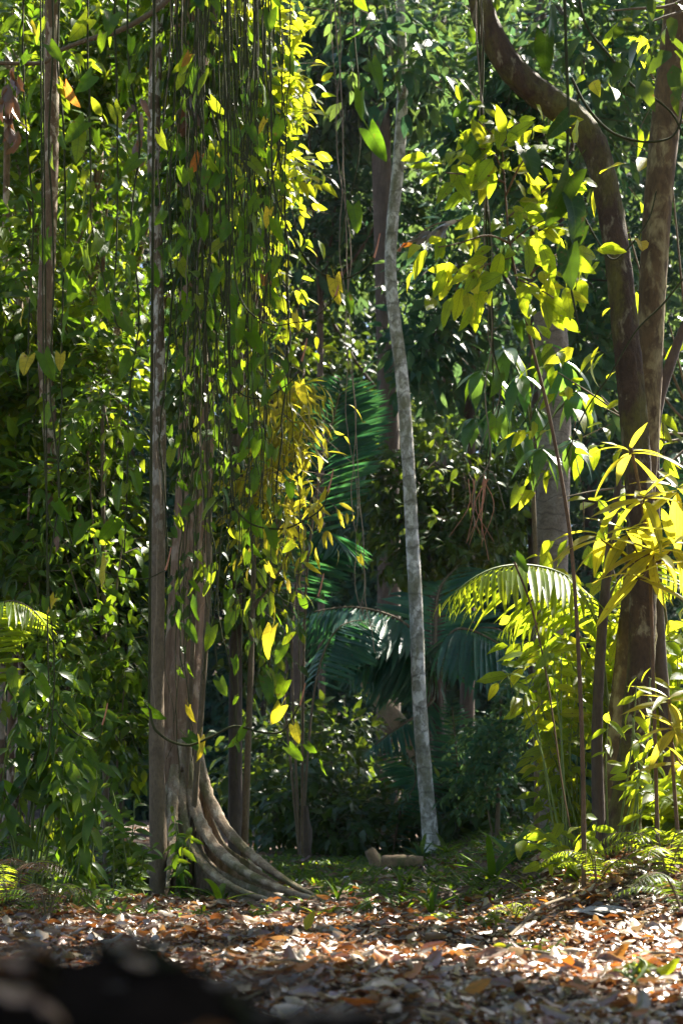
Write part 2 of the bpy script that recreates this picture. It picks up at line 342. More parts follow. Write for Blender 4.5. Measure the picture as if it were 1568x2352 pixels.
def barkmat(name, c0, c1, patch=None, pscale=6, pth=(.5, .6), zs=.25, scale=9, bump=.6, moss=None, rings=0, rough=.85, pz=None, spec=.3):
    t = NT(name); co = t.coord((1, 1, zs))
    nz = t.noise(scale, 6, .7, co, .6); fine = t.noise(scale * 5, 3, .6, co)
    col = t.ramp(nz, [(.3, c0), (.7, c1)])
    h = t.math('ADD', nz, t.math('MULTIPLY', fine, .4))
    if patch:
        pn = t.noise(pscale, 4, .6, t.coord((1, 1, .6)), .4); pf = t.ramp(pn, [(pth[0], 0.0), (pth[1], 1.0)])
        if pz:
            g = t.n('NewGeometry'); sz_ = t.n('SeparateXYZ'); t.l(g.outputs['Position'], sz_.inputs[0]); mr = t.n('MapRange'); mr.inputs[1].default_value = pz[0]; mr.inputs[2].default_value = pz[1]; t.l(sz_.outputs[2], mr.inputs[0]); pf = t.math('MULTIPLY', pf, mr.outputs[0])
        col = t.mixc(pf, col, patch)
    if moss:
        mn = t.noise(3, 5, .65, t.coord((1.3, 1.3, .7))); col = t.mixc(t.ramp(mn, [(.46, 0.0), (.6, .85)]), col, moss)
    if rings:
        g = t.n('NewGeometry'); s = t.n('SeparateXYZ'); t.l(g.outputs['Position'], s.inputs[0])
        w = t.math('FRACT', t.math('ADD', t.math('MULTIPLY', s.outputs[2], rings), t.math('MULTIPLY', t.noise(4, 2, .5, t.coord()), 1.6)))
        rg_ = t.math('LESS_THAN', w, .12); col = t.mixc(t.math('MULTIPLY', rg_, .45), col, (c0[0] * .5, c0[1] * .5, c0[2] * .5)); h = t.math('SUBTRACT', h, t.math('MULTIPLY', rg_, .3))
    col = t.mixc(t.ramp(fine, [(.35, .35), (.55, 0.0)]), col, (c0[0] * .4, c0[1] * .4, c0[2] * .4))
    p = t.n('BsdfPrincipled'); t.l(col, p.inputs['Base Color']); p.inputs['Roughness'].default_value = rough; p.inputs['Specular IOR Level'].default_value = spec
    b = t.n('Bump'); b.inputs['Strength'].default_value = bump; b.inputs['Distance'].default_value = .02
    t.l(h, b.inputs['Height']); t.l(b.outputs[0], p.inputs['Normal'])
    o = t.n('OutputMaterial'); t.l(p.outputs[0], o.inputs[0]); return t.m
M['fibre'] = barkmat('bark_fibrous', (.10, .055, .03), (.34, .22, .14), (.40, .30, .22), 8, (.52, .66), .06, 34, 1.0)
M['butt'] = barkmat('bark_buttress', (.17, .115, .07), (.42, .31, .22), (.50, .41, .31), 9, (.5, .62), .5, 22, 1.0, moss=(.11, .11, .04))
M['mottle'] = barkmat('bark_mottled', (.09, .065, .04), (.18, .13, .08), (.46, .43, .36), 16, (.5, .56), .5, 12, .5, pz=(2.2, 3.6))
M['mottled2'] = barkmat('bark_mottled_dark', (.09, .055, .03), (.20, .13, .08), (.40, .33, .25), 10, (.53, .58), .4, 12, .5)
M['white'] = barkmat('bark_white', (.15, .14, .11), (.50, .50, .46), (.68, .68, .65), 13, (.48, .55), .8, 22, .7, moss=(.17, .17, .10), rings=4)
M['moss'] = barkmat('bark_mossy', (.03, .018, .010), (.08, .048, .024), (.20, .17, .10), 11, (.58, .66), .5, 12, 1.0, moss=(.10, .09, .016))
M['gold'] = barkmat('bark_golden', (.055, .034, .014), (.14, .09, .036), (.25, .20, .09), 9, (.5, .62), .4, 9, .5)
M['palmbark'] = barkmat('bark_palm', (.12, .095, .07), (.24, .20, .16), (.28, .25, .21), 7, (.5, .7), 1.2, 10, .5, rings=7)
M['darkbark'] = barkmat('bark_dark', (.05, .035, .025), (.11, .08, .055), None, zs=.3)
M['vine'] = barkmat('bark_vine', (.025, .028, .010), (.055, .058, .02), None, zs=.5, scale=20, bump=.2, rough=.8, spec=.1)
M['vinepale'] = barkmat('bark_vine_pale', (.13, .095, .055), (.22, .165, .10), None, zs=.5, scale=20, bump=.2, rough=.6)
M['vinered'] = barkmat('shoot_red', (.36, .12, .06), (.42, .2, .1), None, zs=.5, scale=20, bump=.1, rough=.5)
M['twig'] = barkmat('bark_twig', (.09, .065, .035), (.16, .12, .07), None, zs=.5, scale=18, bump=.2)
M['stem'] = barkmat('bark_stem', (.07, .04, .018), (.16, .09, .045), None, zs=.4, scale=18, bump=.3)
M['green'] = barkmat('stem_green', (.08, .12, .03), (.14, .18, .04), None, zs=.4, scale=18, bump=.1, rough=.5)
M['log'] = barkmat('wood_log', (.16, .105, .06), (.32, .22, .13), None, zs=1, scale=12, bump=.6, moss=(.10, .12, .04))
M['soil'] = barkmat('soil', (.035, .022, .014), (.09, .055, .035), (.12, .075, .045), 9, (.5, .65), 1, 14, 1.0)
M['soilblack'] = barkmat('soil_shade', (.005, .004, .003), (.014, .010, .008), None, zs=1, scale=16, bump=1.0, rough=1, spec=0)  # near-black soil copy carries the deep foreground shade

# ------------------------------------------------------------------ ground
def grid_obj(name, xs, ys, fn, mat):
    X, Y = np.meshgrid(xs, ys, indexing='ij'); V = np.stack([X, Y, fn(X, Y)], -1).reshape(-1, 3)
    i, j = np.meshgrid(np.arange(len(xs) - 1), np.arange(len(ys) - 1), indexing='ij'); n = len(ys)
    Q = np.stack([i * n + j, (i + 1) * n + j, (i + 1) * n + j + 1, i * n + j + 1], -1).reshape(-1, 4)
    mb = MB(); mb.add(V, Q); return mb.build(name, mat)
xs = np.concatenate([[-220, -80, -30], np.arange(-12, 12.01, .15), [30, 80, 220]])
ys = np.concatenate([[-220, -80, -30, -10], np.arange(-2, 30.01, .15), np.arange(31, 80, 2), [90, 260]])
setp(grid_obj('ground', xs, ys, lambda x, y: G(x, y), M['soil']), kind='structure')
GP = lambda x, y, dz=0: np.array([x, y, float(G(x, y)) + dz])

def litter_sample(n, x0, x1, y0, y1):
    x = rng.uniform(x0, x1, n); y = rng.uniform(y0, y1, n)
    return np.stack([x, y, G(x, y) + rng.uniform(.002, .03, n)], -1)
def litter_dirs(n):
    a = rng.uniform(0, 2 * np.pi, n)
    d = np.stack([np.cos(a), np.sin(a), rng.normal(0, .14, n)], -1)
    up = np.tile([0, 0, 1.], (n, 1)) + rng.normal(size=(n, 3)) * .35
    return d, up
mb = MB()
for n, box in ((42000, (-2.2, 2.6, 3.0, 8.6)), (6500, (-3.5, 3.8, 8.0, 15)), (3500, (-5, 5, 14, 24))):
    pos = litter_sample(n, *box); d, up = litter_dirs(n)
    leaves(mb, 'dead', pos, d, up, (.02 + .095 * rng.random(n) ** 3) * (1 if n > 20000 else 1.35), cull=False)
setp(mb.build('leaf_litter', M['dead']), 'brown and tan dry leaves carpeting the forest path', 'leaf litter', kind='stuff')

# the largest fallen leaves, each its own object
def leaf_meshes(kind, mat):
    key = (kind, mat)
    if key not in LM:
        out = []
        for V, Q, T, U in TPL[kind]:
            b = MB(); b.add(V, Q, T, U, np.zeros(len(V))); out.append(b.mesh(kind + '_leaf', M[mat]))
        LM[key] = out
    return LM[key]
LM = {}
def leaf_obj(name, kind, mat, pos, d, up, size, parent=None, poff=None, var=None):
    ms = leaf_meshes(kind, mat)
    o = bpy.data.objects.new(name, ms[int(rng.integers(len(ms))) if var is None else var % len(ms)]); COL.objects.link(o)
    R = frame(np.asarray(d, float)[None], np.asarray(up, float)[None])[0] * size
    p = np.asarray(pos, float) - (poff if poff is not None else 0)
    if parent: o.parent = parent
    o.matrix_basis = Matrix([[*R[0], p[0]], [*R[1], p[1]], [*R[2], p[2]], [0, 0, 0, 1]])
    return o
kinds = (('dead', 'deadbrown', 'dark brown curled fallen leaf on the littered path', 'dark brown fallen leaves on the path', .42),
         ('dead', 'deadpale', 'pale tan dry fallen leaf on the littered path', 'pale tan fallen leaves on the path', .33),
         ('dead', 'deadred', 'rust-orange fallen leaf on the littered path', 'rust-orange fallen leaves on the path', .25))
for i in range(280):
    y = rng.uniform(3.7, 7.2); x = rng.uniform(-.35 if y < 6 else -.8, 1.5 * y / 7 + .1)
    k = kinds[int(rng.choice(3, p=[.34, .42, .24]))]  # pale share raised to stand in for glare in the sun pool
    d, up = litter_dirs(1)
    o = leaf_obj('fallen_leaf', k[0], k[1], GP(x, y, .035), d[0] + np.array([0, 0, .12]), up[0], rng.uniform(.045, .105))
    setp(o, k[2], 'fallen leaf', k[3])
for (u, v, y, s, mt, lb, var) in ((702, 2142, 6.3, .10, 'yellow', 'yellow-orange fallen leaf standing upright at the left edge of the sunlit patch', 0),
        (1105, 2238, 4.9, .11, 'deadbrown', 'large dark curled fallen leaf standing up mid path', 3), (1390, 2195, 5.2, .10, 'orange', 'bright orange fallen leaf on the sunlit slope at the right', 1),
        (1065, 2310, 4.0, .09, 'orange', 'orange fallen leaf near the bottom edge of the path', 5), (1505, 2262, 4.6, .09, 'bright', 'small yellow-green fresh leaf lying at the lower right', 1)):
    p = P(u, v, y); p[2] = G(p[0], p[1]) + .01
    o = leaf_obj('fallen_leaf', 'dead', mt, p + np.array([0, 0, .02]), (.8, .2, .3) if var != 0 else (.3, .1, .8), (.1, -.6, .8), s, var=var); setp(o, lb, 'fallen leaf')

for k in range(14):
    y = rng.uniform(4.2, 8.2); x = rng.uniform(-.9, 1.6) * y / 7; a = rng.uniform(0, 3.14); L = rng.uniform(.08, .3); e = np.array([math.cos(a), math.sin(a), 0]) * L
    q = [GP(x, y, .03) + e * f + [0, 0, float(G(x + e[0] * f, y + e[1] * f) - G(x, y)) + .01 * rng.random()] + rng.normal(size=3) * [.012, .012, .004] for f in (-1, -.4, .2, 1)]
    t = thing('fallen_twig', 'thin dry twig lying on the leaf litter of the path', 'twig', q[0], 'dry twigs lying on the path')
    m_ = MB(); tube(m_, q, [.005, .004, .002], 6, 10, 0, .08); m_.build('wood', M['twig' if k % 2 else 'vinepale'], t)
b = GP(*(P(1270, 2120, 6.2)[:2])); t = thing('fallen_stick', 'long bent stick lying up the sunlit slope at the right', 'stick', b)
m_ = MB(); tube(m_, [P(1170, 2150, 5.9), P(1240, 2085, 6.3), P(1300, 2060, 6.6), P(1330, 2040, 6.9)], [.008, .008, .006, .004], 7, 16, 0, .05); m_.build('wood', M['twig'], t)
b = GP(*(P(1400, 2075, 6.5)[:2])); t = thing('palm_sheath', 'weathered pale grey palm sheath lying on the right-hand bank', 'palm sheath', b)
for k in range(9):
    leaf_obj('sheath_strip', 'strap', 'grey', b + [rng.normal() * .05 - .13, rng.normal() * .035, .035 + .01 * rng.random()], (1, rng.normal() * .22, .06 + rng.normal() * .08), (rng.normal() * .3, -.4, 1), rng.uniform(.18, .30), t, np.array(b))
# ------------------------------------------------------------------ trees
def pathpts(pl): return np.array([P(*p[:3]) for p in pl])
def tree(name, label, cat, trunk=None, tmat='darkbark', clumps=(), kind='ovate', mat='mid', size=.2, per=6, group=None, drop=.35,
         sides=10, flute=0, rough=0, limbs=True, tw=True, base=None, face=.55, shell=.45, jit=.5, extra=None):
    """trunk: list of (u, v, depth, width px); clumps: (u, v, depth, ru, rv, rd, twigs)"""
    if trunk is not None:
        pts = pathpts(trunk); r = np.array([PX(p[3], p[2]) / 2 for p in trunk])
    b = base if base is not None else GP(pts[-1][0], pts[-1][1])
    t = thing(name, label, cat, b, group)
    if trunk is not None:
        if pts[-1][2] > b[2] - .1: pts = np.vstack([pts, [b[0], b[1], b[2] - .15]]); r = np.append(r, r[-1] * 1.25)
        m_ = MB(); tube(m_, pts, r, sides, max(12, len(pts) * 7), flute, rough, cap=True); m_.build('trunk', M[tmat], t)
    if clumps:
        cr = MB(); tb = MB() if tw else None
        for (u, v, y, ru, rv, rd, n) in clumps:
            C = P(u, v, y); R3 = np.array([PX(ru, y), rd, PX(rv, y)])
            sprays(cr, kind, C, R3, n, per, size, drop, tw=tb, face=face, shell=shell, jit=jit)
            if limbs and trunk is not None:
                k = np.argmin(np.linalg.norm(pts - (C - [0, 0, R3[2] * .8]), axis=1)); a = pts[k]
                lb = MB(); mid = (a + C) / 2 + np.array([0, 0, -.1 * np.linalg.norm(C - a)])
                rr = max(.012, min(r[k] * .5, .06)); tube(lb, [a, mid, C, C + (C - mid) * .5], [rr, rr * .7, rr * .45, rr * .2], 6); lb.build('branch', M[tmat], t)
        if cr.n: cr.build('crown', M[mat], t, kind='stuff')
        if tb is not None and tb.n: tb.build('twigs', M['twig'], t, kind='stuff')
    return t

# --- far wall of forest, back to front
far = [(-150, 300, 36), (250, 900, 38), (620, 350, 37), (900, 1150, 36), (1000, 200, 34), (1350, 700, 36), (1650, 250, 36), (1700, 1200, 37), (-100, 1300, 37), (560, 1500, 38), (1250, 1500, 35), (100, 350, 46), (800, 700, 47), (1450, 350, 48), (300, 1450, 44), (950, 1550, 45), (1500, 1500, 43), (1050, 250, 55), (1330, 850, 54), (400, 250, 55), (0, 850, 54), (1680, 650, 55), (680, 1150, 54)]
fl = ['at the far left top', 'behind the mottled trunk', 'above the palm frond', 'behind the white trunk at mid height', 'at the top behind the white trunk', 'behind the curved mossy tree',
      'beyond the upper right corner', 'beyond the right bushes', 'beyond the left bushes', 'low behind the buttress tree', 'low behind the palm trunk', 'furthest back at the upper left', 'furthest back at the centre', 'furthest back at the upper right', 'furthest back low at the left', 'furthest back low at the centre', 'furthest back low at the right'] + ['glimpsed through gaps ' + q for q in ('at the top right of centre', 'right of the palm stump', 'at the top left', 'at the left edge', 'at the right edge', 'at the lower centre')]
for i, (u, v, y) in enumerate(far):
    x = P(u, v, y)
    tree('forest_tree', 'dark distant forest tree ' + fl[i], 'tree', [(u, v - 250, y, 25), (u + 8, v, y, 35), (u, 1930, y, 45)], 'darkbark',
         [(u, v, y, 330, 330, 1.6, 620), (u + 120, v + 260, y - 1, 260, 230, 1.4, 380), (u - 140, v - 230, y + .5, 260, 230, 1.4, 380)], 'small', 'far', .38 if y < 40 else .6, 6, limbs=True, tw=False)

# --- middle distance
tree('canopy_tree', 'bluish leafy tree overhanging the top centre behind the white trunk', 'tree', [(740, -100, 25, 12), (735, 700, 25, 15), (740, 1900, 25, 18)], 'darkbark',
     [(900, 40, 22.5, 190, 90, 1.6, 260), (700, 110, 22.5, 120, 130, 1.5, 170), (1020, 150, 22, 120, 100, 1.2, 150), (800, 190, 23, 140, 70, 1.2, 140)], 'ovate', 'teal', .27, 6)
tree('dense_tree', 'blue-green small-leaved tree behind the white trunk at upper middle', 'tree', [(660, 250, 26, 10), (655, 1900, 26, 14)], 'darkbark',
     [(740, 380, 24.5, 140, 130, 1.6, 260), (840, 520, 24.5, 110, 110, 1.4, 200), (1000, 420, 25, 110, 160, 1.4, 220), (720, 560, 25, 110, 90, 1.2, 140)], 'ovate', 'far', .24, 6)
tree('broadleaf_tree', 'teal broad-leaved tree behind the bend of the mossy curved trunk', 'tree', [(1240, -50, 18, 28), (1230, 800, 18, 36), (1235, 1920, 18, 44)], 'darkbark',
     [(1230, 90, 17, 150, 110, 1.1, 150), (1330, 210, 17, 120, 120, 1.0, 130), (1120, 260, 18, 110, 110, 1.0, 120), (1250, 400, 18, 140, 120, 1.0, 140), (1380, 90, 17, 120, 90, .8, 90)], 'ovate', 'teal', .25, 6)
tree('broadleaf_tree', 'dark teal broad-leaved tree beside the palm stump right of the white trunk', 'tree', [(1080, 500, 20, 26), (1070, 1930, 20, 36)], 'darkbark',
     [(1060, 620, 19.5, 120, 110, 1.0, 110), (990, 780, 19, 90, 80, .8, 80), (1100, 820, 20, 110, 90, .9, 90), (1370, 800, 17, 80, 90, .7, 70), (1330, 640, 17, 90, 90, .8, 80)], 'ovate', 'teal', .27, 6)
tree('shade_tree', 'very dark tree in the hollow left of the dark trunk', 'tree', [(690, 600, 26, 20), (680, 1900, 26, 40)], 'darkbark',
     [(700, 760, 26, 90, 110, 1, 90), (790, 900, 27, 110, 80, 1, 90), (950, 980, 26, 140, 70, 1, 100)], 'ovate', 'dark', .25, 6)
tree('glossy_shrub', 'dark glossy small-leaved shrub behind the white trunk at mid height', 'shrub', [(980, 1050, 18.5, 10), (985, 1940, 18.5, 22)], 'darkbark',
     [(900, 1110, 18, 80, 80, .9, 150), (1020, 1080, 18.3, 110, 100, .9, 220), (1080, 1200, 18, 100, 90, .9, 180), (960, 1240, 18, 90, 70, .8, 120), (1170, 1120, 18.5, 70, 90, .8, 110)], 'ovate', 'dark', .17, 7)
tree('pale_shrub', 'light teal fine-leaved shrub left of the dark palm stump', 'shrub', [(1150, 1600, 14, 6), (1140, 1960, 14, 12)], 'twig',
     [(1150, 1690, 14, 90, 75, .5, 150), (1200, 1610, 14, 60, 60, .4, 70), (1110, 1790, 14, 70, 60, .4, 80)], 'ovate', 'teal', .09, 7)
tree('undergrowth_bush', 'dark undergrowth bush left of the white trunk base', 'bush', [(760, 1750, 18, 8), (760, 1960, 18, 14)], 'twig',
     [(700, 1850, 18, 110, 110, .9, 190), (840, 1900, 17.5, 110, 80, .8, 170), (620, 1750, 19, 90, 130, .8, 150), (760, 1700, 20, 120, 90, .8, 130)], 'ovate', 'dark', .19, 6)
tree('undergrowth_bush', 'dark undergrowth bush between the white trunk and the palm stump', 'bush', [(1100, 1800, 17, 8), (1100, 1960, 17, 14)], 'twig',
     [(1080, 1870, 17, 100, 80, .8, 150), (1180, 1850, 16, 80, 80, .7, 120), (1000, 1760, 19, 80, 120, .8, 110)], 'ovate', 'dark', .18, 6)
tree('dark_trunk_tree', 'dark thick distant trunk left of the white trunk', 'tree', [(872, 250, 22, 44), (885, 700, 22, 46), (893, 1090, 22, 50), (890, 1930, 22, 60)], 'darkbark',
     [(850, 200, 23, 120, 90, 1.2, 130)], 'ovate', 'far', .27, 6)
tree('white_trunk_tree', 'slender pale grey-white trunk rising at the centre of the view', 'tree',
     [(912, -150, 16, 18.0), (920, 60, 16, 21.5), (923, 220, 16, 25.4), (914, 380, 16, 27.9), (900, 520, 16, 27.1), (897, 640, 16, 27.1), (909, 760, 16, 29.5), (924, 880, 16, 29.5), (937, 1060, 16, 29.5),
      (947, 1240, 16, 30.3), (956, 1420, 16, 31.2), (962, 1600, 16, 32.8), (974, 1780, 16, 34.4), (985, 1900, 16, 37.0), (989, 1955, 16, 44), (992, 1985, 16, 62)], 'white',
     [(880, -260, 16, 300, 120, 1.6, 200), (890, 60, 15.5, 120, 80, .35, 90), (940, 140, 15.4, 90, 50, .3, 45)], 'ovate', 'teal', .25, 6, sides=16, flute=.035, rough=.02)
# --- left side masses
tree('yellow_green_tree', 'sunlit yellow-green tree behind the vine curtain at upper left centre', 'tree', [(560, -80, 12.8, 16), (545, 900, 12.8, 26), (540, 1960, 12.8, 34)], 'darkbark',
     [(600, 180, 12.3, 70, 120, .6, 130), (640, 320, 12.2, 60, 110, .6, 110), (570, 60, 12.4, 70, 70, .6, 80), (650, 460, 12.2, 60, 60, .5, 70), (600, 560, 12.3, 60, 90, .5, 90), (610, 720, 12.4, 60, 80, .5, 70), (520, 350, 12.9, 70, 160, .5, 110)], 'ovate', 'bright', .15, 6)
tree('leafy_tree', 'green leafy tree filling the upper left behind the mottled trunks', 'tree', [(230, -100, 15, 30), (215, 900, 15, 36), (225, 1950, 15, 44)], 'mottled2',
     [(80, 200, 14, 130, 150, .9, 220), (250, 120, 14, 130, 130, .9, 220), (220, 330, 14.3, 130, 130, .9, 200), (70, 480, 14, 120, 130, .9, 190), (240, 560, 14.2, 120, 130, .9, 200), (400, 250, 14.5, 120, 200, .8, 200), (420, 620, 14.5, 110, 200, .8, 170), (100, 20, 14.6, 160, 90, .8, 170), (380, 30, 14.6, 150, 90, .8, 150)], 'ovate', 'mid', .17, 6)
tree('leafy_tree', 'olive-green leafy tree at the left edge at mid height', 'tree', [(40, 600, 12.8, 20), (30, 1940, 12.8, 34)], 'mottled2',
     [(60, 760, 12.4, 120, 110, .7, 150), (200, 820, 12.6, 120, 120, .7, 150), (60, 960, 12.2, 110, 100, .7, 130), (190, 1010, 12.6, 110, 110, .7, 130), (60, 1150, 12, 110, 110, .6, 120), (180, 1180, 11.6, 110, 120, .5, 120), (60, 1330, 11.4, 110, 110, .5, 110), (250, 900, 11.8, 90, 120, .5, 110)], 'ovate', 'mid', .17, 6)
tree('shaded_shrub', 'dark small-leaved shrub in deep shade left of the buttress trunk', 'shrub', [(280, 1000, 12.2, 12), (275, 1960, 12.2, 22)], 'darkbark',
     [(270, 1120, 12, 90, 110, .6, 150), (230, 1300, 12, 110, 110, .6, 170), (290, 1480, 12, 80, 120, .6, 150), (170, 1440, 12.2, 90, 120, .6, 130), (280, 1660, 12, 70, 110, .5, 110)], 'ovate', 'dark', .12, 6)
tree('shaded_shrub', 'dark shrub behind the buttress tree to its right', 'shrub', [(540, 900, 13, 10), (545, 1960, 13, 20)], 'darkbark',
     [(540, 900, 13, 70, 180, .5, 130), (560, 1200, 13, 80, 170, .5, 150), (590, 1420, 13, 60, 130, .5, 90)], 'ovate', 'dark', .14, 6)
tree('leafy_shrub', 'mid-green leafy shrub filling the gap between brown and mottled trunks', 'shrub', [(235, 900, 11, 8), (240, 1500, 11, 12), (245, 1950, 11, 16)], 'twig',
     [(250, 980, 10.9, 80, 100, .35, 60), (210, 1150, 10.9, 100, 100, .35, 70), (280, 1260, 10.8, 60, 110, .35, 50), (170, 1330, 10.8, 100, 100, .35, 65), (270, 1450, 10.8, 70, 110, .35, 50), (160, 1520, 10.6, 100, 100, .35, 60), (280, 1640, 10.6, 60, 120, .35, 45)], 'ovate', 'mid', .12, 7, drop=.6)
tree('narrow_leaf_shrub', 'narrow-leaved shrub with brownish drooping leaves beside the blue palm frond', 'shrub', [(590, 850, 11, 7), (580, 1400, 11, 12), (560, 2000, 11, 18)], 'twig',
     [(660, 960, 10.8, 50, 60, .35, 45), (670, 1080, 10.8, 45, 60, .35, 40), (705, 1170, 10.8, 40, 40, .3, 30), (640, 1180, 10.8, 60, 70, .35, 45), (640, 880, 11, 40, 40, .3, 25)], 'lance', 'rosette', .15, 8, drop=.7)

tree('leafy_liana', 'mass of climbing leaves wrapped over the upper buttress trunk', 'liana', [(500, -150, 9.9, 10), (470, 600, 9.9, 12), (480, 1300, 9.9, 12), (440, 1950, 10.1, 14)], 'twig',
     [(450, 90, 9.6, 90, 120, .3, 40), (520, 260, 9.7, 90, 120, .3, 40), (430, 420, 9.6, 70, 120, .25, 27), (530, 560, 9.7, 80, 130, .3, 36), (470, 760, 9.6, 80, 110, .25, 30), (560, 850, 9.5, 80, 140, .3, 40), (480, 1010, 9.5, 70, 110, .25, 27), (580, 1130, 9.4, 80, 140, .3, 40), (500, 1290, 9.5, 60, 110, .25, 24), (600, 1400, 9.4, 60, 120, .25, 27)], 'heartlow', 'heart', .085, 5, drop=1.2, face=1.0, limbs=False)
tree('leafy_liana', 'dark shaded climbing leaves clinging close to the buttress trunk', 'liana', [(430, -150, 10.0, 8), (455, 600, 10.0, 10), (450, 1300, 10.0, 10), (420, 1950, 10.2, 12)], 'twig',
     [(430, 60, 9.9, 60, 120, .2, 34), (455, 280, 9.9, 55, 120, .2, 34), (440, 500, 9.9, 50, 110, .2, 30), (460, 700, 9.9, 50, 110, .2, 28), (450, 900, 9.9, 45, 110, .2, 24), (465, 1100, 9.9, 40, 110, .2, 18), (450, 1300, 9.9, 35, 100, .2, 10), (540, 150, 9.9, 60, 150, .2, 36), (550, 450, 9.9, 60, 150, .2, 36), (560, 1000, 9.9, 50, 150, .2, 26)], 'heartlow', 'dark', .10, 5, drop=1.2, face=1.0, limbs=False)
tree('leafy_tree', 'green tree with arching sprays behind the brown slender trunk', 'tree', [(20, 100, 12.6, 14), (10, 900, 12.6, 18), (0, 1940, 12.6, 24)], 'mottled2',
     [(60, 130, 12.2, 110, 90, .4, 50), (230, 420, 12.4, 110, 110, .4, 60), (60, 620, 12.2, 110, 110, .4, 60), (240, 720, 12.3, 90, 110, .4, 55), (80, 900, 12.1, 120, 100, .4, 65), (240, 1060, 12.1, 90, 110, .4, 55), (70, 1180, 11.9, 120, 100, .4, 65), (230, 1330, 11.9, 90, 100, .4, 50), (80, 1400, 11.7, 110, 90, .4, 55)], 'ovate', 'mid', .16, 7, drop=.5)
# --- the named trunks at the left
tree('mottled_slender_tree', 'slender trunk with white mottled patches standing left of the buttress tree', 'tree',
     [(372, -120, 9.8, 28), (360, 100, 9.8, 29), (354, 300, 9.8, 30), (357, 500, 9.8, 30), (364, 800, 9.8, 31), (366, 1100, 9.8, 32), (362, 1400, 9.8, 33), (360, 1700, 9.8, 36), (364, 1950, 9.8, 40)], 'mottle',
     [(380, -220, 9.8, 180, 70, .8, 90)], 'ovate', 'mid', .16, 6, sides=14, rough=.02)
tree('brown_slender_tree', 'slender brown trunk with pale patches near the left edge', 'tree',
     [(118, -100, 11.5, 30), (120, 100, 11.5, 32), (118, 350, 11.5, 34), (112, 550, 11.5, 36), (104, 720, 11.5, 36), (108, 900, 11.5, 34), (122, 1100, 11.5, 34), (122, 1500, 11.5, 36), (120, 1950, 11.5, 40)], 'mottled2',
     [(110, -230, 11.5, 200, 80, .8, 90)], 'ovate', 'mid', .16, 6, sides=14, rough=.03)
bt = tree('buttress_tree', 'fibrous-barked tree with flaring buttress roots behind the hanging vines', 'tree',
     [(445, -150, 10.5, 74), (438, 100, 10.5, 76), (443, 300, 10.5, 78), (450, 600, 10.5, 78), (453, 900, 10.5, 78), (446, 1150, 10.5, 80), (432, 1350, 10.5, 82), (421, 1550, 10.5, 86), (416, 1750, 10.5, 96), (416, 1900, 10.5, 118), (418, 1990, 10.5, 140)], 'fibre',
     [(440, -300, 10.5, 280, 90, 1.0, 120)], 'ovate', 'mid', .2, 6, sides=40, flute=.06, rough=.02)
def buttress(parent, ridge, w0, w1, mat):
    R_ = catmull(pathpts(ridge), 30); n = len(R_); V = []; prof = ((-1, 0), (-.8, .3), (-.6, .55), (-.5, .8), (-.3, .97), (0, 1.04), (.3, .97), (.5, .8), (.6, .55), (.8, .3), (1, 0))
    dirs = nrm(np.gradient(R_, axis=0)[:, :2])
    for k in range(n):
        f = k / (n - 1); gz = float(G(R_[k][0], R_[k][1])) - .05; hw = mix(w0, w1, f); hgt = max(R_[k][2] - gz, .03)
        sd = np.array([-dirs[k][1], dirs[k][0]])
        for a, b in prof:
            wv = 1 + .18 * math.sin(k * .7 + a * 3) + .08 * rng.normal()
            lean = .03 * math.sin(k * .35)
            V.append((R_[k][0] + sd[0] * (a * hw * wv + lean), R_[k][1] + sd[1] * (a * hw * wv + lean), gz + hgt * b * (1 + .012 * rng.normal())))
    c = len(prof); Q = [(i * c + j, i * c + j + 1, (i + 1) * c + j + 1, (i + 1) * c + j) for i in range(n - 1) for j in range(c - 1)]
    m_ = MB(); m_.add(V, Q); return m_.build('buttress_root', M[mat], parent)
buttress(bt, [(420, 1740, 10.4), (438, 1870, 10.2), (480, 1965, 9.9), (550, 2022, 9.5), (630, 2056, 9.2), (700, 2078, 9.0)], .04, .03, 'butt')
buttress(bt, [(450, 1730, 10.5), (470, 1840, 10.4), (512, 1925, 10.2), (576, 1985, 9.95), (640, 2035, 9.7), (700, 2062, 9.5)], .035, .03, 'butt')
buttress(bt, [(400, 1700, 10.5), (380, 1820, 10.3), (362, 1920, 10.1), (345, 2010, 9.8)], .05, .08, 'butt')
buttress(bt, [(440, 1760, 10.6), (470, 1860, 11), (520, 1940, 11.5), (590, 1990, 12)], .045, .06, 'butt')

for pl_, r0 in (([(424, 1700, 10.3), (440, 1830, 10.15), (482, 1930, 9.85), (552, 1996, 9.5), (640, 2040, 9.2), (750, 2072, 8.95)], .055), ([(446, 1690, 10.4), (472, 1810, 10.3), (520, 1905, 10.1), (590, 1975, 9.85), (672, 2032, 9.55), (730, 2060, 9.4)], .05),
               ([(414, 1780, 10.2), (426, 1900, 10.0), (462, 1980, 9.7), (530, 2036, 9.35), (610, 2066, 9.1), (680, 2084, 8.95)], .045), ([(404, 1760, 10.2), (396, 1880, 10.0), (392, 1970, 9.8), (384, 2040, 9.5)], .045)):
    m_ = MB(); tube(m_, pathpts(pl_), [r0 * .8, r0 * .75, r0 * .72, r0 * .6, r0 * .42, r0 * .2], 14, 52, .16, .07); m_.build('root', M['butt'], bt)
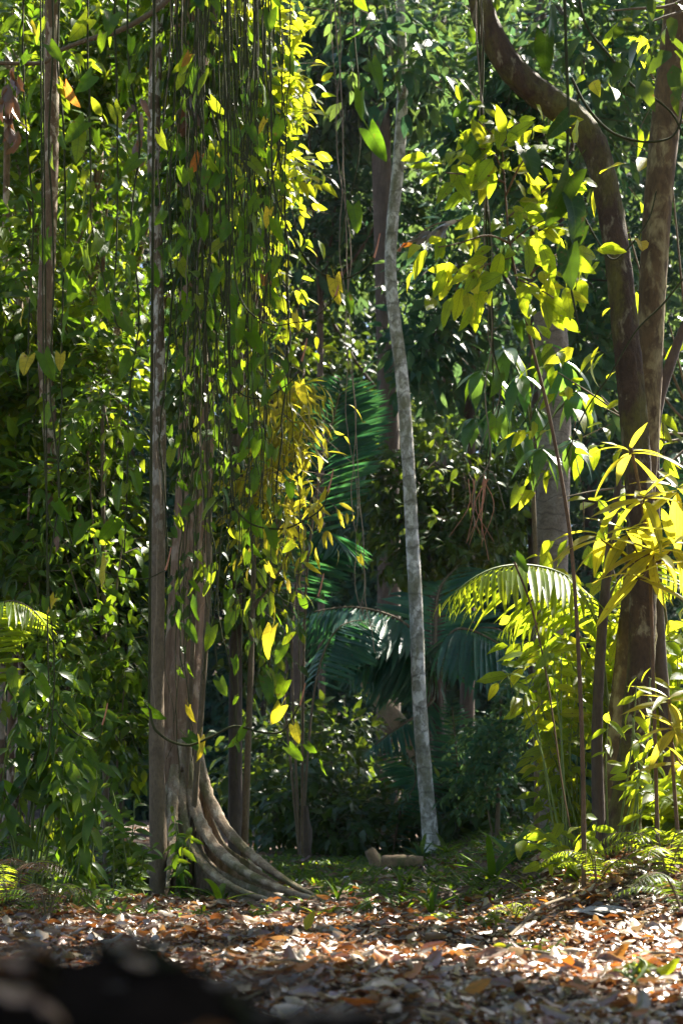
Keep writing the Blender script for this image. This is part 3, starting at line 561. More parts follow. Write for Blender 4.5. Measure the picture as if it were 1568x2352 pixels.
# --- the named trunks at the right
tree('curved_mossy_tree', 'mossy trunk curving from the top down the right side with sunlit rim', 'tree',
     [(1085, -160, 8.2, 53.3), (1098, -20, 8.2, 55.0), (1122, 70, 8.2, 56.8), (1175, 160, 8.2, 58.5), (1250, 225, 8.2, 60.2), (1318, 275, 8.2, 61.9), (1365, 345, 8.2, 60.2), (1392, 450, 8.2, 56.8), (1414, 580, 8.2, 58.5), (1430, 720, 8.2, 60.2),
      (1444, 860, 8.2, 61.9), (1456, 1000, 8.2, 61.9), (1466, 1150, 8.2, 61.9), (1474, 1330, 8.2, 61.9), (1472, 1500, 8.2, 61.9), (1458, 1680, 8.2, 63.6), (1440, 1830, 8.2, 70.5), (1428, 1925, 8.2, 89.4)], 'moss',
     [(1080, -300, 8.2, 200, 70, .4, 25)], 'ovate', 'mid', .16, 6, sides=26, flute=.05, rough=.03)
tree('straight_brown_tree', 'straighter brown trunk behind the curved mossy one at the right edge', 'tree',
     [(1572, -120, 8.7, 66), (1552, 60, 8.7, 66), (1532, 230, 8.7, 68), (1514, 400, 8.7, 66), (1502, 560, 8.7, 64), (1492, 760, 8.7, 60), (1488, 950, 8.7, 52), (1470, 1200, 8.75, 54), (1440, 1500, 8.8, 56), (1415, 1750, 8.8, 62), (1400, 1920, 8.8, 76)], 'gold',
     [(1590, -250, 8.7, 200, 80, .6, 60)], 'ovate', 'mid', .16, 6, sides=18, flute=.04, rough=.015)
tree('thin_dark_tree', 'thin dark trunk standing left of the pair of golden trunks at right', 'tree',
     [(1420, 1100, 8.4, 14), (1395, 1300, 8.4, 22), (1378, 1500, 8.4, 24), (1370, 1700, 8.4, 26), (1374, 1910, 8.4, 32)], 'darkbark', sides=10, rough=.03)
tree('forked_limb_tree', 'thin leaning tree crossing low at the far right edge', 'tree',
     [(1590, 700, 8.9, 16), (1540, 830, 8.9, 24), (1505, 960, 8.9, 26), (1500, 1150, 8.95, 28), (1512, 1450, 9, 28), (1530, 1700, 9, 30), (1540, 1920, 9, 36)], 'darkbark', sides=10, rough=.03)
pt = tree('palm_stump', 'broad grey ringed palm trunk with broken top behind the right sapling', 'palm trunk',
     [(1262, 722, 12.5, 74), (1264, 760, 12.5, 76), (1272, 900, 12.5, 74), (1270, 1100, 12.5, 76), (1264, 1300, 12.5, 78), (1262, 1600, 12.5, 80), (1272, 1900, 12.5, 88)], 'palmbark', sides=22, rough=.012)
t = thing('leaning_trunk', 'dark dead trunk leaning left behind the white trunk near its foot', 'dead trunk', GP(*(P(975, 1760, 19)[:2])))
m_ = MB(); tube(m_, [P(770, 1470, 19.4), P(845, 1575, 19.2), P(905, 1650, 19), P(960, 1740, 19), P(1000, 1960, 19)], [.03, .09, .12, .13, .16], 12, 24, .05, .03, cap=True); m_.build('trunk', M['log'], t)
b = GP(*(P(925, 2010, 13.5)[:2])); t = thing('fallen_log', 'short cut brown log lying at the end of the path', 'log', b)
m_ = MB(); tube(m_, [b + [-.19, .05, .06], b + [0, 0, .065], b + [.19, -.02, .06]], [.075, .08, .07], 14, 14, .05, .02, cap=True); m_.build('wood', M['log'], t)
b = GP(*(P(860, 1990, 13.8)[:2])); t = thing('rotten_stump', 'mossy rotten stump left of the short cut log', 'stump', b)
m_ = MB(); tube(m_, [b + [.03, 0, -.05], b + [0, 0, .1], b + [-.06, 0, .2]], [.09, .07, .04], 10, 8, .15, .08, cap=True); m_.build('wood', M['log'], t)

# ------------------------------------------------------------------ plants with single leaves
def stems(t, name, mat, lines):
    for pts, r in lines:
        m_ = MB(); tube(m_, pts, r, 6); m_.build(name, M[mat], t)
def toward(u0, v0, u1, v1, y, dy=0.): d = P(u1, v1, y + dy) - P(u0, v0, y); return d

b = GP(*(P(1340, 1990, 7.2)[:2]))
sap = thing('sapling', 'sunlit yellow-green large-leaved sapling on a thin brown stem at right', 'sapling', b)
st = [(1150, 290, 7.20), (1158, 420, 7.20), (1170, 560, 7.20), (1195, 680, 7.20), (1222, 800, 7.20), (1255, 930, 7.20), (1285, 1080, 7.20), (1308, 1230, 7.20), (1322, 1400, 7.20), (1332, 1600, 7.20), (1338, 1800, 7.20), (1340, 2000, 7.20)]
m_ = MB(); tube(m_, np.vstack([pathpts(st), b - [0, 0, .1]]), np.array([3, 4, 5, 6, 7, 8, 8, 9, 9, 10, 11, 12, 12]) / 2 / F * 7.2, 8, 60); m_.build('stem', M['stem'], sap)
br = {'a': [(1158, 420, 7.20), (1110, 400, 7.10), (1060, 400, 7.00), (1010, 395, 6.95)], 'b': [(1170, 560, 7.20), (1120, 540, 7.00), (1050, 560, 6.90), (990, 570, 6.80)], 'c': [(1175, 590, 7.20), (1110, 610, 7.00), (1060, 640, 6.90), (1040, 680, 6.90)],
      'd': [(1165, 500, 7.20), (1230, 450, 7.30), (1290, 420, 7.30), (1340, 430, 7.30)], 'e': [(1190, 660, 7.20), (1250, 600, 7.10), (1300, 580, 7.10), (1330, 600, 7.10)], 'f': [(1152, 330, 7.20), (1180, 290, 7.20), (1210, 270, 7.30)],
      'g': [(1152, 330, 7.20), (1120, 300, 7.20), (1090, 270, 7.20)], 'h': [(1160, 450, 7.20), (1200, 370, 7.10), (1245, 350, 7.10)], 'i': [(1185, 640, 7.20), (1230, 660, 7.00), (1280, 690, 6.90)], 'j': [(1170, 560, 7.20), (1220, 520, 7.10), (1270, 500, 7.10)], 'k': [(1158, 400, 7.20), (1130, 350, 7.20), (1095, 340, 7.10)]}
for k, pl in br.items():
    C = catmull(pathpts(pl), 12); m_ = MB(); tube(m_, C[::2], [.006, .003], 5, 10); m_.build('branch', M['stem'], sap)
    sm = k in 'fg'; n = 17 if not sm else 16
    for i in range(n):
        f = .15 + .85 * i / (n - 1); p = C[min(11, int(f * 11))] + rng.normal(size=3) * [.07, .05, .07]; td = C[-1] - C[0]; td = td / np.linalg.norm(td)
        sd = np.cross(td, [0, 0, 1.]); sgn = 1 if i % 2 else -1
        d = td * (.6 if i < n - 1 else 1.2) + sd * sgn * .5 + np.array([0, 0, rng.uniform(-1.15, .35)]) + rng.normal(size=3) * .3
        leaf_obj('leaf', 'big', 'bright', p, d, np.array([.1, -1, .45]) + rng.normal(size=3) * .4, (rng.uniform(.10, .17) if not sm else rng.uniform(.05, .10)), sap, np.array(b))
for (u, v, u1, v1, s) in ((1000, 390, 960, 370, .15), (1005, 400, 968, 410, .15), (1040, 420, 1000, 450, .17), (1020, 380, 985, 350, .14), (1060, 360, 1050, 310, .14), (1030, 620, 1010, 700, .2), (1060, 660, 1040, 760, .2), (1100, 670, 1080, 760, .22),
                          (1260, 640, 1250, 730, .22), (1300, 660, 1320, 750, .22), (1300, 560, 1350, 620, .2), (1240, 560, 1290, 650, .24), (1210, 560, 1230, 640, .22), (1330, 640, 1350, 720, .2), (1250, 690, 1265, 760, .18), (1150, 580, 1130, 660, .2)):
    leaf_obj('leaf', 'big', 'bright', P(u, v, 6.95), toward(u, v, u1, v1, 6.95, rng.uniform(-.1, .1)), np.array([.2, -1, .5]) + rng.normal(size=3) * .3, s * .8, sap, np.array(b))

# umbrella-leaved plant
b = GP(*(P(1230, 1960, 10.5)[:2])); um = thing('umbrella_plant', 'umbrella-leaved plant with drooping glossy leaf whorls before the palm stump', 'plant', b)
m_ = MB(); tube(m_, [P(1215, 900, 10.4), P(1222, 1100, 10.5), P(1235, 1500, 10.6), b], [.012, .016, .02, .024], 8, 20); m_.build('stem', M['twig'], um)
for (u, v, y) in ((1105, 850, 10.2), (1195, 860, 10.0), (1290, 830, 10.1), (1190, 985, 10.2), (1245, 1030, 10.0), (1150, 930, 10.4), (1325, 900, 10.3), (1230, 935, 10.5), (1250, 790, 10.5), (1090, 960, 10.6), (1310, 1010, 10.6), (1160, 800, 10.7)):
    hub = P(u, v, y); m_ = MB(); a = P(1218, min(v + 130, 1150), 10.45); tube(m_, [a, (a + hub) / 2 + [0, 0, .04], hub], [.007, .005], 5, 8); m_.build('petiole', M['green'], um)
    n = 7; o = rng.uniform(0, 6.28)
    for k in range(n):
        an = o + k / n * 6.28 + rng.normal() * .15
        leaf_obj('leaflet', 'hang', 'umbrella' if rng.random() < .8 else 'mid', hub, (math.cos(an), math.sin(an) * .9, -.75 + rng.normal() * .25), (math.cos(an) * .5, math.sin(an) * .5 - .3, 1), rng.uniform(.24, .34), um, np.array(b))

# rosette plant at the right
def rosette(name, label, base, stem, hubs, n, size, mat='rosette', kind='long', spread=1.0):
    t = thing(name, label, 'plant', base)
    m_ = MB(); tube(m_, stem, [.008, .011], 7, 24); m_.build('stem', M['stem'], t)
    for h in hubs:
        hub = P(*h[:3]); a = stem[np.argmin(np.linalg.norm(stem - hub, axis=1))]
        if np.linalg.norm(a - hub) > .03: m_ = MB(); tube(m_, [a, (a + hub) / 2 - [0, 0, .03], hub], [.007, .005], 5, 8); m_.build('branch', M['stem'], t)
        o = rng.uniform(0, 6.28); k_ = h[3] if len(h) > 3 else n
        for k in range(k_):
            an = o + k * 2.4; lv = k / k_
            d = np.array([math.cos(an), math.sin(an) * .8, mix(-.55, .8, lv) * spread + rng.normal() * .12])
            leaf_obj('leaf', kind, mat, hub + np.array([0, 0, .03 * lv]), d, np.array([-d[0] * .4, -d[1] * .4 - .35, 1]) + rng.normal(size=3) * .15, size * rng.uniform(.75, 1.15) * mix(1.1, .75, lv), t, np.array(base))
    return t
b = GP(*(P(1510, 1980, 7.5)[:2]))
rosette('rosette_shrub', 'shrub with long glowing yellow leaves in rosettes before the right trunks', b, np.array([P(1445, 1010, 7.5), P(1470, 1140, 7.5), P(1490, 1290, 7.5), P(1500, 1600, 7.5), b]),
        [(1445, 1045, 7.5, 8), (1478, 1150, 7.4, 9), (1500, 1275, 7.35, 13), (1555, 1130, 7.5, 9), (1380, 1240, 7.3, 8), (1545, 1260, 7.4, 9), (1440, 1230, 7.4, 8), (1465, 1330, 7.3, 7)], 9, .33)
b = GP(*(P(1560, 2000, 7.2)[:2]))
rosette('rosette_shrub', 'lower yellow-leaved rosette shrub at the right edge beside the golden trunk', b, np.array([P(1535, 1600, 7.2), P(1540, 1700, 7.2), P(1550, 1850, 7.2), b]), [(1535, 1615, 7.2, 8), (1545, 1680, 7.1, 10), (1570, 1760, 7.2, 7)], 9, .28)

def shrub(name, label, base, hubs, n, kind, mat, size, drop=.3, smat='green', group=None, cat='shrub', face=1.1, pr=.3, leafname='leaf'):
    """low plant: a stem to every hub, leaves alternate along it, each a part"""
    t = thing(name, label, cat, base, group)
    for (u, v, y) in hubs:
        tip = P(u, v, y); a = base + np.array([rng.normal() * .04, rng.normal() * .04, 0]); C = catmull([a, mix(a, tip, .5) + np.array([rng.normal() * .05, 0, .12 * np.linalg.norm(tip - a)]), tip], 14)
        m_ = MB(); tube(m_, C[::3], [.007, .003], 5, 12); m_.build('stem', M[smat], t)
        for k in range(n):
            f = pr + (1 - pr) * k / max(1, n - 1); p = C[min(13, int(f * 13))]; an = k * 2.4 + rng.normal() * .3
            d = np.array([math.cos(an), math.sin(an) * .8, .25 - drop + rng.normal() * .25])
            leaf_obj(leafname, kind, mat, p, d, np.array([0, -face, 1]) + rng.normal(size=3) * .35, size * rng.uniform(.65, 1.15), t, np.array(base))
    return t
def gbase(u, y, v=None):
    x = (u - 784) / F * y; return GP(x, y)
R_ = lambda u0, u1, v0, v1, y, n: [(rng.uniform(u0, u1), rng.uniform(v0, v1), y + rng.uniform(-.25, .25)) for _ in range(n)]
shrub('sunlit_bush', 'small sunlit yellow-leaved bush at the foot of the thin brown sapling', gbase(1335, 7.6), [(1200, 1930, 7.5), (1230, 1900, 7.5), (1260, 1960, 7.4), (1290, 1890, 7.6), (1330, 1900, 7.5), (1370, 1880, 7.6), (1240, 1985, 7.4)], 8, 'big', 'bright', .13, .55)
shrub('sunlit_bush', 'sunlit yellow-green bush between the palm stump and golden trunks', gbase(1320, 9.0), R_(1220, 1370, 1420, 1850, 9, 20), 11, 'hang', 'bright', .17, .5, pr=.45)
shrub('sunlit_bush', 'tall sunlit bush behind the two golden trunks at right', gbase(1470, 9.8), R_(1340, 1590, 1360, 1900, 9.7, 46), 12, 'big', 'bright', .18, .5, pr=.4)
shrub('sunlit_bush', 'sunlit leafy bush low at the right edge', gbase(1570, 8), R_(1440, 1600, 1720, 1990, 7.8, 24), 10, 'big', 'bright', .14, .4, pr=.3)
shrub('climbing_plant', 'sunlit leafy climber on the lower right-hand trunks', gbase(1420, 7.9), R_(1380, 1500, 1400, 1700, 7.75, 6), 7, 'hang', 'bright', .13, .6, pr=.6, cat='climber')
shrub('broadleaf_bush', 'broken yellow broad leaf plant left of the dark thin trunk', gbase(1290, 8.3), [(1150, 1525, 8.2), (1200, 1530, 8.2), (1260, 1500, 8.3), (1290, 1450, 8.3)], 6, 'big', 'bright', .17, .3, pr=.65)
# leafy backdrop between the right trunks
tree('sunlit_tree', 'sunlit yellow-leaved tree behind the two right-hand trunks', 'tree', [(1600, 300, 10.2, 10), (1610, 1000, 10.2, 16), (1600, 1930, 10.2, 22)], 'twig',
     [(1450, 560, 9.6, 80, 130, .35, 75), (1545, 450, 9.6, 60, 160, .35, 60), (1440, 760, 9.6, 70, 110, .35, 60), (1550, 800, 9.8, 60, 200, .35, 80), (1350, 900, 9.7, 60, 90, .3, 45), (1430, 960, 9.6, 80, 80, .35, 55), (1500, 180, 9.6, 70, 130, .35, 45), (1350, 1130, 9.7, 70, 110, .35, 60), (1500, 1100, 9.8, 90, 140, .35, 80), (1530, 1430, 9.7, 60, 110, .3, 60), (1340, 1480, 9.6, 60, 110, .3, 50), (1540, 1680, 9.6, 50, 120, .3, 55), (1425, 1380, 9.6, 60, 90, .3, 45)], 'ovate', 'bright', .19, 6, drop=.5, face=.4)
tree('dark_leaf_tree', 'dark leaves hanging in the upper right corner', 'tree', [(1640, -50, 7.4, 20), (1650, 1000, 7.4, 24), (1650, 1930, 7.4, 30)], 'twig', [(1520, 40, 7.2, 60, 70, .2, 22), (1450, 20, 7.2, 40, 40, .2, 10)], 'ovate', 'dark', .16, 5, drop=.7)
# left low plants
shrub('drooping_shrub', 'shrub with drooping pointed leaves at the left edge above the ferns', gbase(60, 8.2), R_(-20, 220, 1480, 1800, 8.2, 18), 11, 'hang', 'mid', .19, .85, pr=.45)
shrub('drooping_shrub', 'lower drooping shrub with broad blades near the left edge', gbase(170, 8.0), R_(100, 260, 1700, 1960, 8, 12), 9, 'hang', 'mid', .17, .9, pr=.3)
shrub('leafy_bush', 'leafy green bush left of the mottled slender trunk base', gbase(290, 9.0), R_(210, 370, 1800, 1960, 9, 16), 10, 'hang', 'mid', .12, .3, pr=.3)
shrub('leafy_bush', 'small dark bush under the leaning bush at far left', gbase(80, 8.6), R_(-10, 190, 1840, 1990, 8.5, 12), 9, 'hang', 'mid', .13, .4, pr=.3)
shrub('leafy_sprout', 'low leafy sprout on the litter left of the path', gbase(235, 7.4), R_(180, 290, 2000, 2060, 7.4, 6), 8, 'hang', 'mid', .08, .2, pr=.2, cat='sprout')
shrub('climbing_plant', 'dark leafy climber on the inner side of the buttress roots', gbase(415, 9.7), [(400, 1890, 9.6), (420, 1930, 9.5), (405, 1960, 9.5), (440, 1900, 9.7), (395, 1850, 9.7), (425, 1990, 9.4)], 8, 'hang', 'heart', .12, .8, pr=.2, cat='climber')

# ------------------------------------------------------------------ palms and ferns
def frond(parent, rach, L, n, mat, r=.012, single=False, droop=.5, vang=.9, tipf=.35, kind='leaflet', f0=.10, side=None, pname='frond'):
    """rachis curve with leaflets to both sides; leaflets joined, or single objects when large in view"""
    C = catmull(rach, 40); off = parent_off(parent)
    rm = MB(); tube(rm, C[::4], [r, r * .35], 6, 24); fr = rm.build(pname, M['green' if single else 'twig'], parent)
    T = nrm(np.gradient(C, axis=0)); pos = []; dd = []; up = []; sz = []
    for k in range(n):
        g_ = k / (n - 1); f = f0 + (1 - f0) * g_; i = min(39, int(f * 39)); t_ = T[i]; sd = nrm(np.cross(t_, [0, 0, 1.]) if side is None else np.asarray(side, float)); nu = np.cross(sd, t_)
        ln = L * (math.sin(math.pi * (g_ * .78 + .18)) + .1)
        for s in (-1, 1):
            d = t_ * vang * (.6 + .6 * g_) + sd * s + np.array([0, 0, -droop]) + rng.normal(size=3) * .05
            pos.append(C[i]); dd.append(d); up.append(nu + rng.normal(size=3) * .12 + np.array([0, 0, .2])); sz.append(ln * rng.uniform(.93, 1.05))
    pos, dd, up, sz = map(np.array, (pos, dd, up, sz))
    if single:
        for a in range(len(pos)): leaf_obj('leaflet', kind, mat, pos[a], dd[a], up[a], sz[a], fr, off)
    else:
        m2 = MB(); leaves(m2, kind, pos, dd, up, sz, cull=False); o = m2.build('leaflets', M[mat], parent, kind='stuff'); o.parent = fr
    return fr
b = gbase(1420, 9.0); pl = thing('young_palm', 'young palm with sunlit yellow arching fronds before the palm stump', 'palm', b)
m_ = MB(); tube(m_, [b - [0, 0, .1], P(1400, 1700, 9), P(1375, 1450, 8.8)], [.03, .022, .012], 8, 14); m_.build('stem', M['green'], pl)
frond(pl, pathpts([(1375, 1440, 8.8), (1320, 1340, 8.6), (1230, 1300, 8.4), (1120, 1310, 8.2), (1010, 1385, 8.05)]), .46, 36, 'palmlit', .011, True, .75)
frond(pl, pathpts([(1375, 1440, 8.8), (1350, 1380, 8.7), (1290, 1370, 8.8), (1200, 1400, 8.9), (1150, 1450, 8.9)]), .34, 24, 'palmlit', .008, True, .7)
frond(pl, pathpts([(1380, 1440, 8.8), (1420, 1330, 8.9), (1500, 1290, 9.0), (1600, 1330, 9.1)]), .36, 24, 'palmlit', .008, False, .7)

b = gbase(985, 17.2); pm = thing('understory_palm', 'dark green understory palm arching around the white trunk', 'palm', b)
m_ = MB(); tube(m_, [b - [0, 0, .2], P(1010, 1800, 17.2), P(1000, 1560, 17.1)], [.1, .08, .06], 10, 16, 0, .05); m_.build('trunk', M['darkbark'], pm)
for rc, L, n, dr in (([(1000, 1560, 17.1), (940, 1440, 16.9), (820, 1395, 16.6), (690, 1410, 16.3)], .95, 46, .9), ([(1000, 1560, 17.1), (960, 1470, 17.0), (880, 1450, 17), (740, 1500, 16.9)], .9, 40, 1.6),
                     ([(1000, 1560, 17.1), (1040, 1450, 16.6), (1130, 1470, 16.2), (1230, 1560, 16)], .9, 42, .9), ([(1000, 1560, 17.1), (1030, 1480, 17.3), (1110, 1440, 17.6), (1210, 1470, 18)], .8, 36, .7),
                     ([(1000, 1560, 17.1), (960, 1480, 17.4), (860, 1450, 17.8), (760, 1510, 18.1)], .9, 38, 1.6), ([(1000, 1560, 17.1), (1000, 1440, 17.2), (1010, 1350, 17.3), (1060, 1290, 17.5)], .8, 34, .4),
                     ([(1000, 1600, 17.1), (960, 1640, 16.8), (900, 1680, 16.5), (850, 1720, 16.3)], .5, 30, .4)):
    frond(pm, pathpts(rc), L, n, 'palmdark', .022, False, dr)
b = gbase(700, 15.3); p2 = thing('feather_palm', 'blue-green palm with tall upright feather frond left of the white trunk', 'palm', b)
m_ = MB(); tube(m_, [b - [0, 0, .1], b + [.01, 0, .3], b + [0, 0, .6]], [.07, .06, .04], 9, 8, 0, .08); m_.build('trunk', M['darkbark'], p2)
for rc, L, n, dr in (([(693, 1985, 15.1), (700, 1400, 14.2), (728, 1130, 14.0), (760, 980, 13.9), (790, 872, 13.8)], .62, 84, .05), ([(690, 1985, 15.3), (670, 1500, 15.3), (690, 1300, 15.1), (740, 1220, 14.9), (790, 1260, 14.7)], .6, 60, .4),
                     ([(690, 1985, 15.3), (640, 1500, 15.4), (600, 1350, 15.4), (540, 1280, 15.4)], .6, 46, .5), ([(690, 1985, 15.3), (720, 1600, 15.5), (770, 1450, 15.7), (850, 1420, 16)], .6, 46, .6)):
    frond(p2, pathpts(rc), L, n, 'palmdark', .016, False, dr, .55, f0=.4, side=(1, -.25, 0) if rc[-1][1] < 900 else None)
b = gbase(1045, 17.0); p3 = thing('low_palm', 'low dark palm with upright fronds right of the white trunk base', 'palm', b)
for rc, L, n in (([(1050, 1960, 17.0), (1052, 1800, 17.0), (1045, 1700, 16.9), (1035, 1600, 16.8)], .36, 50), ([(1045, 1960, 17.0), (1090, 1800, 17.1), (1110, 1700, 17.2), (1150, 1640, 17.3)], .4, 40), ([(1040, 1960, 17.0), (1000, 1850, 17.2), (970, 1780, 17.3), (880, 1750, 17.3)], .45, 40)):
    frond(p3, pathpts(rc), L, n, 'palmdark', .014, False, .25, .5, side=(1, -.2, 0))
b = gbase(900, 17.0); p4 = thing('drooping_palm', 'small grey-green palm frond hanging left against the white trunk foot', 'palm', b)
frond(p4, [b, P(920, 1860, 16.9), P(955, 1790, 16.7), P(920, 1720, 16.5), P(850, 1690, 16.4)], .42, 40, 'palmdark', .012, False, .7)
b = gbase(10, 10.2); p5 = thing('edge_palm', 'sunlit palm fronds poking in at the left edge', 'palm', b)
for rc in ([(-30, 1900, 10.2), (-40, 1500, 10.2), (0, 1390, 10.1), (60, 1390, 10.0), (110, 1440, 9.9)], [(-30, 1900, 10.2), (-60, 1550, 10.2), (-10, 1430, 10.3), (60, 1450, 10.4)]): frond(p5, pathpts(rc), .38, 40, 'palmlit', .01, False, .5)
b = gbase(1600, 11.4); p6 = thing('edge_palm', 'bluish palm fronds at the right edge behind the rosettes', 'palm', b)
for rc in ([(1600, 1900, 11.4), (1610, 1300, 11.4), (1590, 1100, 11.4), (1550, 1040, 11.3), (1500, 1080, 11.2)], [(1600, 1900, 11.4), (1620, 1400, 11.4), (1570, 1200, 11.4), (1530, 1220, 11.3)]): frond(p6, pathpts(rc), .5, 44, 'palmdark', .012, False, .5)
def fern(label, base, n, L, mat, mat2=None):
    t = thing('fern', label, 'fern', base)
    for k in range(n):
        an = k / n * 6.28 + rng.normal() * .25; h = L * rng.uniform(.5, .8); e = np.array([math.cos(an), math.sin(an), 0])
        rc = [base, base + e * L * .35 + [0, 0, h * .8], base + e * L * .75 + [0, 0, h * .85], base + e * L * 1.1 + [0, 0, h * .5]]
        frond(t, rc, L * .26, 22, mat2 if mat2 and k % 3 == 0 else mat, .004, False, .2, .3)
    return t
fern('sunlit fern on the bank below the golden trunks', gbase(1370, 7.2), 9, .26, 'palmlit')
fern('small sunlit fern at the edge of the bright litter patch', gbase(1180, 6.9), 7, .13, 'palmlit')
fern('fern with brown dying fronds at the left edge', gbase(20, 7.6), 10, .34, 'palmlit', 'deadbrown')
fern('low green fern beneath the left edge shrubs', gbase(110, 7.2), 8, .26, 'mid', 'deadbrown')
fern('sunlit fern spilling over the right edge of the bank', gbase(1530, 6.9), 10, .34, 'palmlit')
fern('dark fern hanging on the bank at the lower right edge', gbase(1570, 6.2), 9, .3, 'dark')

def strap(label, base, n, L, mat='mid', lean=.5):
    t = thing('strap_leaf_plant', label, 'plant', base, None)
    for k in range(n):
        an = k / n * 6.28 + rng.normal() * .3
        leaf_obj('leaf', 'strap', mat, base, (math.cos(an) * lean, math.sin(an) * lean, 1 + rng.normal() * .2), (-math.cos(an), -math.sin(an), .6), L * rng.uniform(.7, 1.1), t, np.array(base))
for u, y, lb, n_ in ((1120, 6.6, 'tiny sunlit seedling at the near edge of the bright patch', 5), (1010, 7.0, 'tiny sunlit seedling left of the bright patch edge', 5), (1250, 5.2, 'yellow-green seedling low on the right of the litter', 5), (1450, 4.6, 'yellow-green seedling at the lower right corner', 5), (620, 7.6, 'small seedling in front of the buttress root', 4), (440, 7.4, 'small seedling left of the buttress root', 4), (840, 8.2, 'small green seedling in the middle of the path', 4)):
    g_ = gbase(u, y); pu = lambda du, dv: (u + du, V0 - (g_[2] + dv - CH) / y * F, y)
    shrub('seedling', lb, g_, [pu(rng.normal() * 22, rng.uniform(.04, .09)) for _ in range(n_)], 4, 'hang', 'bright', .06, .2, pr=.4, cat='seedling')
strap('dark strap-leaved tuft at the foot of the white trunk', gbase(965, 15.4), 9, .4, 'teal', .7)
strap('low strap-leaved tuft right of the white trunk foot', gbase(1025, 15.2), 8, .36, 'mid', .7)
strap('strap-leaved plant arching on the right of the path end', gbase(1180, 10), 10, .5, 'teal', .8)
strap('strap-leaved plant left of the arching one near the path end', gbase(1130, 9.2), 8, .4, 'mid', .7)
strap('strap-leaved plant right of the arching one below the palm stump', gbase(1260, 10.5), 9, .45, 'teal', .8)
strap('pair of upright green blades standing in the path', gbase(990, 7.9), 4, .26, 'mid', .25)
strap('single upright blade tuft on the path near the log', gbase(925, 9.5), 3, .22, 'mid', .2)
strap('upright blade tuft beside the buttress root tip', gbase(775, 8.8), 4, .24, 'mid', .3)
strap('arched pale blade plant leaning on the buttress root', gbase(505, 9.0), 4, .34, 'mid', .8)
strap('blade tuft at the outer tip of the buttress root', gbase(700, 8.6), 3, .13, 'mid', .4)
strap('short blades under the sunlit bush', gbase(1210, 8), 6, .18, 'mid', .6)
# ground cover sprigs
mb = MB(); n = 9000
x = rng.uniform(-3.0, 3.0, n); y = rng.uniform(7.4, 16, n); k = (wob(x * 1.3, y * 1.1) + rng.normal(size=n) * .8 + (y - 9.2) * .5 > .3); x, y = x[k], y[k]; n = len(x)
a = rng.uniform(0, 6.28, n)
for q in range(3):
    d = np.stack([np.cos(a + q * 2.1), np.sin(a + q * 2.1), rng.uniform(.2, 1.4, n)], -1)
    leaves(mb, 'lance', np.stack([x, y, G(x, y) + .01], -1), d, np.tile([0, -.3, 1.], (n, 1)) + rng.normal(size=(n, 3)) * .2, rng.uniform(.04, .11, n), cull=False)
setp(mb.build('ground_cover', M['mid']), 'short green sprigs growing across the far end of the path', 'ground cover', kind='stuff')

# ------------------------------------------------------------------ vines
def vine(name, label, pl, w, leaves_=(), n=0, size=.11, mat='heart', smat='vine', group=None, cat='vine', rg=None, wobble=.0, roots=0):
    pts = pathpts(pl)
    b = pts[-1].copy()
    t = thing(name, label, cat, b, group)
    C = catmull(pts, max(12, len(pts) * 6))
    if wobble: C = C + np.cumsum(rng.normal(size=C.shape) * [wobble, wobble * .4, 0], axis=0) * .35
    m_ = MB(); tube(m_, C, np.linspace(PX(w, pts[0][1]) / 2, PX(w * .65, pts[-1][1]) / 2, 6), 6, len(C) * 2); m_.build('stem', M[smat], t)
    def put(p, s, mt, d=None):
        d = np.array([rng.normal() * .5, rng.normal() * .45, -1.0]) if d is None else np.asarray(d, float)
        leaf_obj('leaf', 'heart', mt, p, d, np.array([rng.normal() * .9, -1.0 + rng.normal() * .4, .5 + rng.normal() * .4]), s, t, np.array(b))
    for lf in leaves_:
        u, v, y, px = lf[:4]; mt = lf[4] if len(lf) > 4 else mat; s = PX(px, y)
        put(P(u, v - px * .5, y), s * .95, mt, (lf[5], rng.normal() * .2, -1) if len(lf) > 5 else None)
    for k in range(n):
        f = rng.uniform(*(rg or (.05, .98))); p = C[int(f * (len(C) - 1))] + np.array([rng.normal() * size * .35, -abs(rng.normal()) * size * .3, -.02])
        q = rng.random(); put(p, size * rng.uniform(.45, 1.2), 'yellow' if q < .035 else 'orange' if q < .045 else mat)
    return t
GV = 'vines of the hanging curtain'
LV = 'thin dark vine with heart-shaped leaves hanging in the curtain before the buttress tree'
for i in range(48):
    u = max(402, rng.choice([rng.uniform(405, 640), rng.normal(480, 50), rng.uniform(500, 665)])); y = rng.uniform(7.2, 9.6); end = rng.choice([rng.uniform(500, 1100), rng.uniform(1100, 1750)])
    pl_ = [(u + rng.normal() * 8, -160, y)]; uu = u
    for v in np.arange(150, end, 170): uu += rng.normal() * 13; pl_.append((uu, v, y))
    pl_.append((uu + rng.normal() * 14, end, y))
    vine('hanging_vine', LV, pl_, rng.uniform(1.8, 5.5), n=int(rng.integers(4, 13)), size=rng.uniform(.065, .13), group=GV, wobble=.014)
GB = 'bare thin vines in the curtain'
for i in range(26):
    u = rng.choice([rng.normal(420, 35), rng.normal(580, 30)]); y = rng.uniform(8, 10); end = rng.uniform(700, 1900)
    pl_ = [(u, -160, y)]; uu = u
    for v in np.arange(100, end, 130): uu += rng.normal() * 9; pl_.append((uu, v, y))
    vine('hanging_vine', 'bare hair-thin vine hanging straight before the buttress tree', pl_, rng.uniform(2, 4), n=0, group=GB, smat='vine' if rng.random() < .8 else 'vinepale', wobble=.008)
